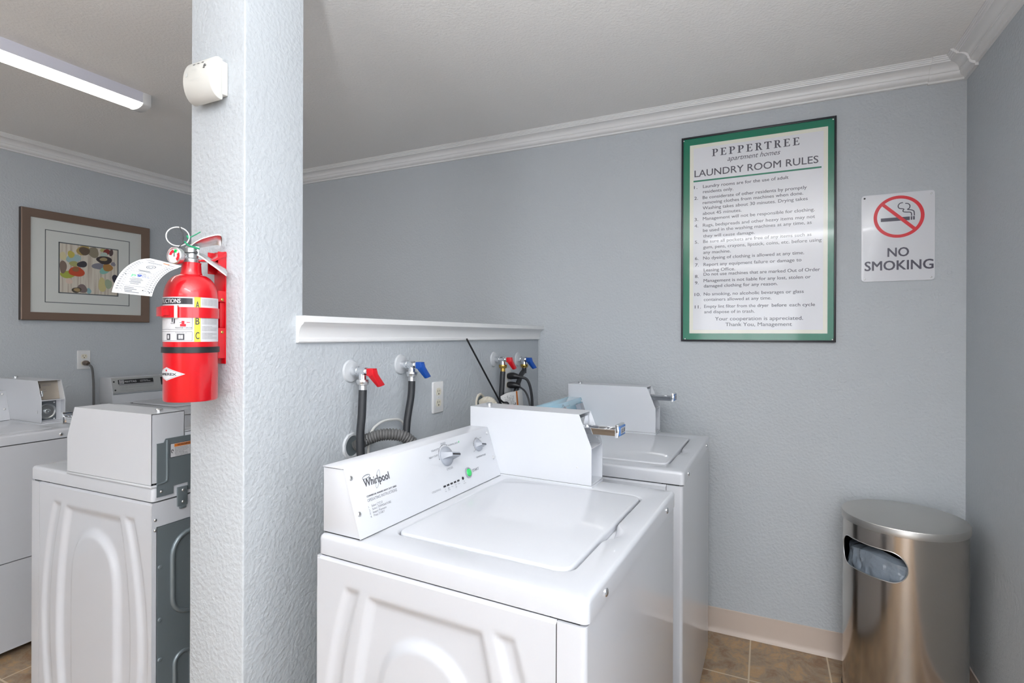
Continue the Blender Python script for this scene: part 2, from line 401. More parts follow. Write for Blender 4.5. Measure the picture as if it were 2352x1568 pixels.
def make_washer(name, label, group, film=False, drop=False, split=False, sheet_text=True):
    root = empty(name, label=label, cat='washing machine', group=group)
    # cabinet with embossed sides
    nx, nz = 120, 150; mb = MB().use(M['white'])
    for side in (0, 1):
        b = len(mb.v)
        for j in range(nz+1):
            z = 0.02+(0.868-0.02)*j/nz
            for i in range(nx+1):
                x = 0.544*i/nx; d = emboss(x, z)
                if j == nz: d += 0.006
                mb.v.append((x, d if side == 0 else BW-d, z))
        for j in range(nz):
            for i in range(nx):
                q = [b+j*(nx+1)+i, b+j*(nx+1)+i+1, b+(j+1)*(nx+1)+i+1, b+(j+1)*(nx+1)+i]
                mb.face(q if side == 0 else q[::-1])
    mb.box(0.003, 0.54, 0.02, BW-0.02, 0.02, 0.866)
    mb.box(-0.001, 0.006, 0.001, BW-0.001, 0.802, 0.868)
    mb.box(-0.001, 0.006, 0.0005, 0.012, 0.02, 0.802); mb.box(-0.001, 0.006, BW-0.012, BW-0.0005, 0.02, 0.802)
    mb.build('cabinet', None, root, smooth=35)
    # gap behind seam, then front wrap
    mb = MB()
    if split:
        for z0, z1, n_ in ((0.03, 0.388, 'access_panel'), (0.392, 0.868, 'front_panel')):
            MB().prism(wrap_poly(BD+0.003), 'z', z0, z1).build(n_, M['white'], root, smooth=35)
    else:
        MB().prism(wrap_poly(BD), 'z', 0.03, 0.868).build('front_panel', M['white'], root, smooth=35)
    MB().box(0.53, BD-0.012, 0.006, BW-0.006, 0.028, 0.873).build('seam_shade', M['gap'], root)  # dark block painted in as the shade inside the panel seams
    for fx in (0.04, 0.55):
        for fy in (0.04, BW-0.04):
            MB().lathe([(0.02, 0), (0.02, 0.008), (0.008, 0.01), (0.008, 0.03)], 14, T=frame((fx, fy, 0), (1, 0, 0), (0, 1, 0), (0, 0, 1))).build('foot', M['dark'], root)
    # top deck with lid recess and finger scoop
    def sc(amp):
        def f(p):
            x, y = p
            if x > 0.53-1e-4 or x > 0.5:
                t = (y-0.305)/0.058
                if abs(t) < 1: x += amp*(1-t*t)**2
            return (x, y)
        return f
    x0, x1, y0, y1 = 0.0, BD+0.003, 0.002, BW-0.002; k, ns = 5, 40
    Ls = [[(x, y, 0.872) for x, y in rrect(x0, x1, y0, y1, 0.012, k, ns)], [(x, y, 0.903) for x, y in rrect(x0, x1, y0, y1, 0.012, k, ns)]]
    for j in (1, 2, 3):
        a = radians(30*j); i_ = 0.009*(1-cos(a)); Ls.append([(x, y, 0.903+0.009*sin(a)) for x, y in rrect(x0+i_, x1-i_, y0+i_, y1-i_, max(0.012-i_, 0.003), k, ns)])
    hx0, hx1, hy0, hy1 = 0.136, 0.535, 0.082, 0.586
    Ls.append([(x, y, 0.912) for x, y in rrect(hx0-0.006, hx1+0.006, hy0-0.006, hy1+0.006, 0.034, k, ns, sc(0.030))])
    Ls.append([(x, y, 0.9105) for x, y in rrect(hx0-0.003, hx1+0.003, hy0-0.003, hy1+0.003, 0.031, k, ns, sc(0.026))])
    Ls.append([(x, y, 0.906) for x, y in rrect(hx0, hx1, hy0, hy1, 0.028, k, ns, sc(0.020))])
    Ls.append([(x, y, 0.897) for x, y in rrect(hx0, hx1, hy0, hy1, 0.028, k, ns, sc(0.008))])
    MB().loft(Ls).build('top_deck', M['white'], root, smooth=35)
    mb = MB(); rslab(mb, hx0+0.0025, hx1-0.0035, hy0+0.0025, hy1-0.0025, 0.898, 0.914, 0.026, 0.006)
    lid = mb.build('lid', M['white'], root, smooth=50)
    for y in (0.09, 0.578):
        screw(root, frame((BD+0.003, y, 0.889), (0, 1, 0), (0, 0, 1), (1, 0, 0)), 0.0075, 0.004)
    # console
    con = MB().prism([(0.002, 0.9145), (0.002, 1.049), (0.061, 1.0505), (0.1055, 0.9145)], 'y', 0.0145, 0.592).build('console', M['white2'], root, bevel=0.001)
    sheet = MB()
    n_ = CN*0.0016
    a0, b0 = CA+Vector((0, 0, 0.0012)), CB
    prof = [(a0.x, a0.z), (b0.x, b0.z), (0.0, 1.0525), (0.0, 1.0510), (b0.x-0.0012, b0.z-0.0016), (a0.x-0.0016, a0.z)]
    sheet.prism(prof, 'y', 0.0125, 0.594)
    sh = sheet.build('control_panel', M['film'] if film else M['white2'], root, bevel=0.0005, bseg=1)
    for y, v in ((0.0245, 0.125), (0.0252, 0.050), (0.5797, 0.131), (0.579, 0.0565)):
        screw(sh, PT(y, v, 0.0002), 0.0052, 0.003, M['satin'])
    MB().box(0.006, 0.104, 0.016, 0.5905, 0.9112, 0.9148).build('seam_shade', M['gap'], root)  # dark strip stands in for the shade line under the console
    # knobs
    for ky, kv, kr in ((0.357, 0.105, 0.0255), (0.515, 0.105, 0.0168)):
        mb = MB().use(M['knob'])
        if film and kr < 0.02:
            mb.box(-0.019, 0.019, -0.019, 0.019, 0, 0.022, PT(ky, kv))
        else:
            mb.lathe([(kr, 0), (kr, 0.004), (kr*0.92, 0.007), (kr*0.55, 0.012), (kr*0.4, 0.014), (0.0005, 0.015)], 36, T=PT(ky, kv))
            ca, sa = cos(radians(-12)), sin(radians(-12))
            tr = PT(ky, kv)
            rot = lambda p, tr=tr: tr((p[0]*ca-p[1]*sa, p[0]*sa+p[1]*ca, p[2]))
            w = kr*0.24; h = kr*1.15
            mb.loft([[(-kr*0.95, -w*1.5, 0.005), (kr*0.98, -w*1.5, 0.005), (kr*0.98, w*1.5, 0.005), (-kr*0.95, w*1.5, 0.005)],
                     [(-kr*0.70, -w, h*0.7), (kr*0.98, -w, h*0.7), (kr*0.98, w, h*0.7), (-kr*0.70, w, h*0.7)],
                     [(-kr*0.35, -w*0.8, h), (kr*0.95, -w*0.8, h), (kr*0.95, w*0.8, h), (-kr*0.35, w*0.8, h)]], T=rot)
            mb.use(M['dark']); mb.box(-kr*0.3, kr*0.96, -w*0.3, w*0.3, h*0.99, h*1.03, rot)
        mb.build('control_knob', None, sh, smooth=35)
    # start button
    mb = MB().lathe([(0.0145, 0), (0.0145, 0.003), (0.0115, 0.004), (0.011, 0.002)], 32, T=PT(0.4346, 0.0436)).use(M['knob'])
    MB().lathe([(0.0145, 0), (0.0145, 0.003), (0.0135, 0.0038), (0.0108, 0.0038), (0.0108, 0.001)], 32, T=PT(0.4346, 0.0436)).build('button_ring', M['knob'], sh)
    MB().lathe([(0.0104, 0), (0.0104, 0.004), (0.009, 0.0055), (0.0005, 0.006)], 32, T=PT(0.4346, 0.0436)).build('start_button', M['greentab'], sh)
    # printing
    o = 0.0009
    mb = MB().use(M['ink'])
    def tx(t, y, v, w=None, cap=0.006, mt='ink', **kw):
        nonlocal mb
        mb.use(M[mt]); f = panel(o, y, v); mb.text(t, f, w, cap, **kw)
    mt = 'ink'
    tx('Whirlpool', 0.0560, 0.0985, 0.079, 0.0165, bold=0.012)
    mb.use(M['greyink'])
    def ell(cy, cv, ra, rb, rot, th, m_):
        mb.use(M[m_]); n = 28; pts = []
        for j in range(n):
            for s_ in (-1, 1):
                a = 2*pi*j/n; u, w_ = (ra+s_*th)*cos(a), (rb+s_*th)*sin(a)
                pts.append(tuple(panel(o+0.0003, cy, cv)(u*cos(rot)-w_*sin(rot), u*sin(rot)+w_*cos(rot))))
        b = len(mb.v); mb.v += pts
        for j in range(n):
            k2 = (j+1) % n; mb.face((b+2*j, b+2*j+1, b+2*k2+1, b+2*k2))
    ell(0.0985, 0.1065, 0.0205, 0.0052, radians(62), 0.0004, 'greyink')
    ell(0.0665, 0.1185, 0.0115, 0.0035, radians(8), 0.0008, 'greyink')
    mb.build('brand_logo', None, sh, smooth=0); mb = MB()
    tx('COMMERCIAL WASHER HEAVY DUTY SERIES', 0.0555, 0.0765, 0.095, 0.0034, bold=0.01)
    tx('OPERATING INSTRUCTIONS', 0.0552, 0.0667, 0.094, 0.0060, 'greyink')
    for i, (t, w) in enumerate((('Select CYCLE', 0.034), ('Select TEMPERATURE', 0.059), ('Insert Payment', 0.042), ('Press START', 0.034))):
        v = 0.0545-0.0068*i
        tx(f'{i+1}.', 0.0535, v, None, 0.0042, 'greyink'); tx(t, 0.063, v, w, 0.0046, 'greyink')
    mb.build('instruction_print', None, sh, smooth=0); mb = MB()
    tx('CYCLES', 0.346, 0.0695, 0.027, 0.0048, 'greyink')
    mb.build('cycles_title', None, sh, smooth=0); mb = MB()
    tx('HEAVY DUTY', 0.288, 0.1115, 0.038, 0.0044, 'greyink'); tx('DELICATES', 0.303, 0.1262, 0.033, 0.0044, 'greyink')
    tx('MIXED', 0.347, 0.1365, 0.022, 0.0044, 'greyink'); tx('NORMAL ECO', 0.377, 0.1275, 0.046, 0.0044, 'greyink')
    mb.build('cycle_names', None, sh, smooth=0); mb = MB().use(M['greentab']); mb.quad(*[tuple(panel(o, 0.426, 0.128)(*q)) for q in ((0, 0), (0.003, 0.001), (0.004, 0.006), (0.001, 0.004))])
    mb.build('eco_leaf_mark', None, sh, smooth=0); mb = MB()
    tx('TEMPERATURE', 0.491, 0.0712, 0.052, 0.0045, 'greyink'); mb.build('temperature_print', None, sh, smooth=0); mb = MB(); tx('START', 0.4555, 0.0405, 0.034, 0.0068); mb.build('start_print', None, sh, smooth=0); mb = MB()
    tx('CYCLE STATUS', 0.266, 0.0295, 0.036, 0.0042, 'greyink')
    for i, t in enumerate(('In Use', 'Rinse Wash', 'Rinse', 'Final Spin', 'Done')):
        w_ = t.split()
        for q, s_ in enumerate(w_): tx(s_, 0.320+0.0155*i, 0.0255-0.005*q, None, 0.0028, 'greyink', align='C')
    tx('Lid', 0.407, 0.0255, None, 0.0028, 'greyink', align='C'); tx('Locked', 0.407, 0.0205, None, 0.0028, 'greyink', align='C')
    mb.build('status_print', None, sh, smooth=0); mb = MB()
    tx('HOT', 0.491, 0.108, None, 0.003, 'greyink'); tx('COLD', 0.515, 0.1255, None, 0.003, 'greyink', align='C'); tx('WARM', 0.530, 0.122, None, 0.003, 'greyink'); tx('OFF', 0.486, 0.091, None, 0.003, 'greyink')
    mb.build('setting_print', None, sh, smooth=0)
    for cy, r_, a0_, a1_ in ((0.357, 0.0305, 60, 185), (0.515, 0.0205, 50, 210)):
        mb = MB(); mb.use(M['ink']); n = 18; b = len(mb.v)
        for j in range(n+1):
            a = radians(a0_+(a1_-a0_)*j/n)
            for q in (-0.0004, 0.0004): mb.v.append(tuple(panel(o, cy, 0.105)((r_+q)*cos(a), (r_+q)*sin(a))))
        for j in range(n): mb.face((b+2*j, b+2*j+1, b+2*j+3, b+2*j+2))
        for j in range(4):
            a = radians(a0_+(a1_-a0_)*j/3); mb.lathe([(0.0013, 0), (0.0005, 0.0003)], 8, T=PT(cy+r_*cos(a), 0.105+r_*sin(a), o))
        mb.build('dial_scale', None, sh, smooth=0)
    mb = MB()
    for i in range(5): mb.box(-0.0045, 0.0045, -0.0022, 0.0022, 0, 0.0012, PT(0.320+0.0155*i, 0.0342, 0.0003))
    mb.lathe([(0.0042, 0), (0.0036, 0.0015), (0.0005, 0.0018)], 14, T=PT(0.4045, 0.0352, 0.0003))
    mb.build('indicator_lights', M['dark'], sh)
    # coin box
    by0, by1, bz = 0.594, 0.688, 0.9185
    prof = [(0.0, bz), (0.0, 1.112), (0.355, 1.112), (0.392, 1.022), (0.392, bz)]
    box = MB()
    box.prism(prof, 'y', by0, by0+0.002); box.prism(prof, 'y', by1-0.002, by1)
    box.prism([(0.0, 1.110), (0.0, 1.112), (0.3555, 1.112), (0.3555, 1.110)], 'y', by0+0.0005, by1-0.0005)
    box.box(0.0, 0.002, by0+0.0005, by1-0.0005, bz, 1.112)
    box.box(0.0, 0.392, by0+0.0005, by1-0.0005, bz, bz+0.004)
    box.box(0.366, 0.3915, by0+0.001, by1-0.001, 1.019, 1.022)
    box.box(0.352, 0.356, by0+0.001, by1-0.001, bz, 1.02)
    bo = box.build('coin_box', M['white2'], root, smooth=30)
    MB().box(-0.001, 0.394, by0-0.001, by1+0.001, 0.911, bz-0.0012).build('box_plinth', M['white2'], bo, bevel=0.001)
    MB().box(0.002, 0.39, by0+0.002, by1-0.002, bz-0.002, bz).build('seam_shade', M['gap'], bo)  # dark strip stands in for the shade line under the box
    # sloping coin plate
    s0 = Vector((0.346, 0, 1.022)); s1 = Vector((0.322, 0, 1.110)); 
    mb = MB().prism([(0.346, 1.021), (0.322, 1.110), (0.319, 1.110), (0.343, 1.021)], 'y', by0+0.002, by1-0.002)
    mb.build('coin_plate', M['tan'] if drop else M['steel'], bo)
    MB().lathe([(0.010, 0), (0.010, 0.006), (0.007, 0.009), (0.0005, 0.009)], 24, T=frame((0.040, (by0+by1)/2, 1.112), (1, 0, 0), (0, 1, 0), (0, 0, 1))).build('lock', M['chrome'], bo)
    screw(bo, frame((0.35, by0, 0.965), (1, 0, 0), (0, 0, 1), (0, -1, 0)), 0.002, 0.001, M['satin'])
    ym = (by0+by1)/2
    if drop:
        fr = lambda y, v, n=0.0: frame(Vector((0.346-0.263*v, y, 1.022+0.965*v))+Vector((0.965, 0, 0.263))*n, (0, 1, 0), (-0.263, 0, 0.965), (0.965, 0, 0.263))
        mb = MB().use(M['dark']); mb.box(-0.0012, 0.0012, -0.010, 0.010, 0, 0.001, fr(by0+0.021, 0.064)); mb.build('coin_slot', None, bo)
        mb = MB().use(M['greyink']); mb.text('DEPOSIT', lambda u, v: fr(by0+0.03, 0.064, 0.0005)((u, v, 0)), 0.034, 0.006); mb.text('COINS', lambda u, v: fr(by0+0.03, 0.046, 0.0005)((u, v, 0)), 0.012, 0.004); mb.text('ONLY', lambda u, v: fr(by0+0.03, 0.036, 0.0005)((u, v, 0)), 0.014, 0.004)
        mb.build('lettering', None, bo, smooth=0)
        mb = MB().tube([fr(by0+0.020, 0.012)((0, 0, 0)), fr(by0+0.020, 0.014)((0, 0, 0.012)), fr(by0+0.019, 0.038)((0, 0, 0.014))], [0.004, 0.0045, 0.006], 12); mb.build('coin_return_lever', M['chrome'], bo)
        MB().box(0.356, 0.359, by0+0.002, by1-0.022, bz+0.008, 1.016).build('vault_door', M['zinc'], bo)
        T = frame((0.359, by0+0.035, bz+0.049), (0, 1, 0), (0, 0, 1), (1, 0, 0))
        MB().lathe([(0.036, 0), (0.036, 0.004), (0.031, 0.007), (0.027, 0.003), (0.012, 0.003), (0.012, 0.010), (0.008, 0.012), (0.0045, 0.012), (0.0045, 0.006), (0.0005, 0.006)], 40, T=T).build('vault_lock', M['steel'], bo)
        for v_ in (0.012, 0.088): screw(bo, frame((0.359, by1-0.03, bz+v_), (0, 1, 0), (0, 0, 1), (1, 0, 0)), 0.004, 0.003)
    else:
        # push-in coin slide
        z0 = 1.066; mb = MB().use(M['chrome'])
        mb.box(0.33, 0.452, ym-0.024, ym+0.024, z0, z0+0.003)
        mb.box(0.33, 0.452, ym-0.024, ym-0.021, z0-0.010, z0+0.008); mb.box(0.33, 0.452, ym+0.021, ym+0.024, z0-0.010, z0+0.008)
        for yy in (-0.011, 0.0, 0.011): mb.lathe([(0.0045, 0), (0.0045, 0.002), (0.003, 0.003), (0.0005, 0.003)], 14, T=frame((0.415, ym+yy, z0+0.003), (1, 0, 0), (0, 1, 0), (0, 0, 1)))
        sl = mb.build('coin_slide', None, bo, bevel=0.0008, bseg=1)
        mb = MB(); mb.box(0.332, 0.352, by0+0.004, by1-0.004, 1.052, 1.100); mb.build('slide_housing', M['chrome'], bo, bevel=0.004)
        mb = MB().prism([(0.452, z0-0.014), (0.461, z0-0.012), (0.464, z0+0.006), (0.461, z0+0.022), (0.452, z0+0.022)], 'y', ym-0.029, ym+0.029); mb.build('slide_handle', M['chrome'], bo, bevel=0.001)
        mb = MB().use(M['bluetag']).box(0.4625, 0.4655, ym-0.024, ym+0.024, z0-0.008, z0+0.018)
        mb.use(M['label']).box(0.4655, 0.466, ym-0.018, ym+0.020, z0-0.003, z0+0.013)
        mb.use(M['ink']).text('$1.50', lambda u, v: Vector((0.4664, ym+u, z0+v)), 0.030, 0.011, align='C', bold=0.02)
        mb.build('price_tag', None, bo, smooth=0)
        mb = MB().use(M['bluetag']).box(0.3335, 0.3365, by0+0.006, by0+0.05, 1.092, 1.107, )
        mb.build('instruction_sticker', None, bo)
    # rear of the machine
    mb = MB().use(M['galv'])
    mb.box(-0.003, 0.001, 0.014, BW-0.014, 0.03, 0.800)
    def rib(pts, r=0.005): mb.tube(catmull([(-0.003, y, z) for y, z in pts], 6), r, 8)
    for s_ in (1,):
        mb.tube([(-0.003, y, z) for y, z in rrect(0.42, 0.63, 0.535, 0.765, 0.055, 6)], 0.007, 8, closed=True)
        mb.tube([(-0.003, y, z) for y, z in rrect(0.575, 0.623, 0.16, 0.424, 0.022, 6)], 0.006, 8, closed=True)
        mb.tube([(-0.003, y, z) for y, z in rrect(0.08, 0.34, 0.30, 0.70, 0.055, 6)], 0.007, 8, closed=True)
    for z in (0.69, 0.545, 0.435, 0.3): mb.lathe([(0.006, 0), (0.005, 0.003), (0.0005, 0.004)], 12, T=frame((-0.003, 0.665, z), (0, 1, 0), (0, 0, 1), (-1, 0, 0)))
    mb.build('back_panel', None, root, smooth=50)
    mb = MB().use(M['galv'])
    T = lambda p: Vector((p[2], p[0], p[1]))
    poly = [(0.10, 0.883), (0.585, 0.883), (0.585, 0.905), (0.628, 0.905), (0.628, 0.883), (0.674, 0.883), (0.674, 1.030), (0.655, 1.030), (0.650, 1.040), (0.10, 1.040)]
    mb.loft([[(y, z, -0.001) for y, z in poly], [(y, z, -0.003) for y, z in poly]], T=T)
    mb.tube(catmull([(-0.003, 0.646, 1.036), (-0.003, 0.646, 0.98), (-0.003, 0.646, 0.935), (-0.003, 0.650, 0.922), (-0.003, 0.674, 0.918)], 5), 0.003, 8)
    cp = mb.build('rear_cover', None, root)
    screw(cp, frame((-0.003, 0.662, 0.897), (0, 1, 0), (0, 0, 1), (-1, 0, 0)), 0.004, 0.003, M['satin'])
    mb = MB().box(-0.006, 0.0, 0.588, 0.617, 0.842, 0.896); mb.box(-0.006, 0.0, 0.592, 0.610, 0.834, 0.843)
    br_ = mb.build('hinge_bracket', M['galv'], root, bevel=0.001)
    for z in (0.853, 0.886): screw(br_, frame((-0.006, 0.602, z), (0, 1, 0), (0, 0, 1), (-1, 0, 0)), 0.0042, 0.003, M['satin'])
    for z in (0.823, 0.795): screw(root, frame((-0.003, 0.678, z), (0, 1, 0), (0, 0, 1), (-1, 0, 0)), 0.0042, 0.003, M['satin'])
    # warning label (read from behind: text runs toward -y)
    lw = lambda u, v: Vector((-0.0042, 0.638-u, 0.984+v))
    mb = MB().use(M['ink']).box(-0.0034, -0.003, 0.538, 0.638, 0.984, 1.024)
    mb.use(M['label']).box(-0.0037, -0.003, 0.5395, 0.6365, 0.9855, 1.0225)
    mb.use(M['orange']).box(-0.0040, -0.003, 0.541, 0.626, 1.013, 1.0215)
    mb.use(M['ink']).text('WARNING', lambda u, v: lw(0.020+u, 0.031+v), 0.04, 0.0055, bold=0.01)
    for i, (t, w) in enumerate((('Electrical Shock Hazard', 0.036), ('Disconnect power before servicing.', 0.040), ('Replace all parts and panels', 0.036), ('before operating.', 0.026), ('Failure to do so can result', 0.036), ('in death or electrical shock.', 0.038))):
        mb.text(t, lambda u, v, i=i: lw(0.0135+u, 0.0245-0.0042*i+v), w, 0.0026)
        mb.text(t, lambda u, v, i=i: lw(0.058+u, 0.0245-0.0042*i+v), w*0.9, 0.0026)
    mb.tube([lw(0.006+0.003*cos(a), 0.018+0.005*sin(a)) for a in (0, 1, 2, 3, 4, 5)], 0.0008, 5)
    mb.build('warning_label', None, cp, smooth=0)
    return root

G = 'white coin-operated top-load washers'
w1 = make_washer('washing_machine', 'white coin washer nearest the camera, with grey knobs and a green start button', G)
w1.location = (-0.848, 0.837, 0); w1.rotation_euler = (0, 0, radians(-2.7))
w2 = make_washer('washing_machine', 'white coin washer in the back corner, its control panel under blue protective film', G, film=True)
w2.location = (-0.821, 1.711, 0); w2.rotation_euler = (0, 0, radians(-1.1))
wc = copy_tree(w1); wc['label'] = 'white coin washer left of the post, seen from behind with its grey steel back'
wc.location = (-1.524, 1.575, 0); wc.rotation_euler = (0, 0, radians(181.7))
wd = make_washer('washing_machine', "white washer at the photo's left edge, round lock in its coin box", G, drop=True, split=True)
wd.location = (-3.40, 0.694, 0)

# washer with silver console on the far wall
def make_maytag():
    root = empty('washing_machine', (-3.648, 1.850, 0), 0, 'white washer with a silver control panel and black badge, beside the far outlet', 'washing machine', G)
    MB().prism(rrect(0.0, 0.655, 0, 0.68, 0.008), 'z', 0.03, 0.868).build('cabinet', M['white'], root)
    mb = MB(); rslab(mb, 0.0, 0.66, 0.0, 0.68, 0.872, 0.912, 0.012, 0.009); mb.build('top_deck', M['white'], root)
    MB().box(0.01, 0.64, 0.008, 0.672, 0.866, 0.874).build('seam_shade', M['gap'], root)  # dark slab drawn as shade between cabinet and deck
    MB().box(0.172, 0.600, 0.078, 0.602, 0.9115, 0.913).build('lid_gap', M['gap'], root)  # dark sheet drawn as the shade around the lid
    mb = MB(); rslab(mb, 0.177, 0.596, 0.082, 0.598, 0.9125, 0.922, 0.02, 0.005); mb.build('lid', M['white'], root)
    for fx in (0.05, 0.6):
        for fy in (0.05, 0.63): MB().lathe([(0.02, 0), (0.02, 0.01), (0.008, 0.012), (0.008, 0.035)], 12, T=frame((fx, fy, 0), (1, 0, 0), (0, 1, 0), (0, 0, 1))).build('foot', M['dark'], root)
    con = MB().prism([(0.0, 0.912), (0.0, 1.066), (0.107, 1.067), (0.132, 0.972), (0.138, 0.912)], 'y', 0.0, 0.68).build('console', M['white2'], root, bevel=0.002)
    A, B = Vector((0.1312, 0, 0.976)), Vector((0.1085, 0, 1.0645)); V = (B-A).normalized(); N = Vector((V.z, 0, -V.x))
    P = lambda y, v, n=0.0: (lambda p: A+Vector((0, y+p[0], 0))+V*(v+p[1])+N*(n+p[2]))
    pan = MB().box(0.006, 0.674, 0, 0.092, 0.0, 0.002, P(0, 0)).build('control_panel', M['silverpanel'], root, bevel=0.0008)
    MB().box(0.004, 0.676, -0.004, -0.001, 0.0, 0.003, P(0, 0)).build('panel_trim', M['steel'], root)
    MB().box(0.004, 0.676, -0.010, -0.007, 0.0, 0.002, P(0, 0)).build('panel_trim', M['galv'], root)
    mb = MB().use(M['dark']).box(0.040, 0.245, 0.051, 0.078, 0.002, 0.0028, P(0, 0)); mb.box(0.290, 0.420, 0.030, 0.080, 0.002, 0.0028, P(0, 0))
    q = lambda y, v, n=0.0031: (lambda u, w: P(y, v)((u, w, n)))
    mb.use(M['label']).box(0.046, 0.072, 0.054, 0.075, 0.0028, 0.003, P(0, 0))
    mb.use(M['dark']).box(0.049, 0.069, 0.057, 0.072, 0.003, 0.0033, P(0, 0))
    mb.use(M['label'])
    for i in range(4): mb.box(0.051+0.0045*i, 0.0535+0.0045*i, 0.059, 0.070, 0.0033, 0.0035, P(0, 0))
    mb.text('MAYTAG', q(0.077, 0.059), 0.066, 0.011, bold=0.015); mb.text('COMMERCIAL', q(0.165, 0.066), 0.048, 0.004, bold=0.01); mb.text('SINGLE LOAD WASHER', q(0.165, 0.059), 0.062, 0.004, bold=0.01)
    mb.use(M['greyink']); mb.box(0.044, 0.245, 0.044, 0.0475, 0.002, 0.0024, P(0, 0))
    for i, (t, w) in enumerate((('1  Load clothes, add detergent and close the lid before paying', 0.20), ('2  Select fabric setting, then insert payment to start washer', 0.19), ('3  Press start', 0.04), ('4  Remove clothes promptly', 0.075))):
        mb.text(t, q(0.046, 0.036-0.009*i), w, 0.0042)
    mb.build('badge', None, pan, smooth=0)
    for y, v in ((0.017, 0.068), (0.019, 0.016)): MB().lathe([(0.005, 0), (0.0045, 0.002), (0.0005, 0.002)], 12, T=P(y, v, 0.002)).build('screw', M['dark'], pan)
    return root
make_maytag()

# ------------------------------------------------------------------ signs on the back wall
SY = YB
sg = empty('rules_sign', (-0.040, SY, 1.306), 0, 'large green-bordered laundry room rules sign in a thin black frame', 'sign')
def loc(p): return Vector((p[0]+0.040, p[1]-SY, p[2]-1.306))
X0, X1, Z0, Z1 = -0.352, 0.264, 1.306, 2.243
mb = MB()
for a, b, c, d in ((X0, X0+0.008, Z0, Z1), (X1-0.008, X1, Z0, Z1), (X0+0.008, X1-0.008, Z0, Z0+0.008), (X0+0.008, X1-0.008, Z1-0.008, Z1)): mb.box(a, b, SY-0.014, SY, c, d, loc)
mb.build('frame', M['blackframe'], sg, bevel=0.001)
MB().box(X0+0.007, X1-0.007, SY-0.009, SY-0.001, Z0+0.007, Z1-0.007, loc).build('green_border', M['green'], sg)
gx0, gx1, gz0, gz1 = -0.3155, 0.2335, 1.3425, 2.2045
mb = MB().use(M['signcream']).box(gx0, gx1, SY-0.0094, SY-0.008, gz0, gz1, loc)
mb.use(M['signface']).box(gx0+0.016, gx1-0.016, SY-0.0097, SY-0.008, gz0+0.016, gz1-0.016, loc)
mb.build('sign_face', None, sg)
LINES = [('1.',-0.2970,-0.2826,2.0036),('Laundry rooms are for the use of adult',-0.2581,0.0877,2.0039),('residents only.',-0.2581,-0.1310,1.9798),
('2.',-0.2955,-0.2798,1.9534),('Be considerate of other residents by promptly',-0.2593,0.1561,1.9536),('removing clothes from machines when done.',-0.2592,0.1431,1.9301),
('Washing takes about 30 minutes. Drying takes',-0.2591,0.1599,1.9056),('about 45 minutes.',-0.2590,-0.0971,1.8813),
('3.',-0.2942,-0.2785,1.8562),('Management will not be responsible for clothing.',-0.2583,0.1855,1.8570),
('4.',-0.2941,-0.2784,1.8269),('Rugs, bedspreads and other heavy items may not',-0.2582,0.1870,1.8276),('be used in the washing machines at any time, as',-0.2575,0.1746,1.8040),('they will cause damage.',-0.2564,-0.0437,1.7783),
('5.',-0.2929,-0.2772,1.7526),('Be sure all pockets are free of any items such as',-0.2563,0.1742,1.7533),('gum, pens, crayons, lipstick, coins, etc. before using',-0.2563,0.2111,1.7276),('any machine.',-0.2562,-0.1410,1.7039),
('6.',-0.2920,-0.2763,1.6777),('No dyeing of clothing is allowed at any time.',-0.2561,0.1472,1.6781),
('7.',-0.2912,-0.2755,1.6480),('Report any equipment failure or damage to',-0.2544,0.1375,1.6485),('Leasing Office.',-0.2537,-0.1224,1.6234),
('8.',-0.2917,-0.2760,1.5957),('Do not use machines that are marked Out of Order',-0.2542,0.2060,1.6044),
('9.',-0.2916,-0.2759,1.5665),('Management is not liable for any lost, stolen or',-0.2541,0.1720,1.5751),('damaged clothing for any reason.',-0.2534,0.0473,1.5509),
('10.',-0.2931,-0.2669,1.5130),('No smoking, no alcoholic bevarages or glass',-0.2533,0.1463,1.5143),('containers allowed at any time.',-0.2532,0.0233,1.4896),
('11.',-0.2919,-0.2658,1.4563),('Empty lint filter from the',-0.2512,-0.0390,1.4581),('each cycle',0.0925,0.1881,1.4581),('and dispose of in trash.',-0.2511,-0.0426,1.4336),
('Your cooperation is appreciated.',-0.2048,0.1439,1.4008),('Thank You, Management',-0.1611,0.1024,1.3750)]
mb = MB().use(M['signink']); yt = SY-0.0101
def wt(x, z): return lambda u, v: loc((x+u, yt, z+v))
for t, a, b, z in LINES:
    big = t.startswith('Your') or t.startswith('Thank')
    mb.text(t.strip(), wt(a, z), b-a, 0.0155 if big else 0.0138, bold=0.010)
mb.text('dryer', wt(-0.0310, 1.4581), 0.044, 0.0138, bold=0.02); mb.text('before', wt(0.0250, 1.4581), 0.057, 0.0138, bold=0.02)
mb.text('LAUNDRY ROOM RULES', wt(-0.2949, 2.0573), 0.4935, 0.0300, bold=0.008)
mb.text('apartment homes', wt(-0.1551, 2.1132), 0.2114, 0.0210, shear=0.35)
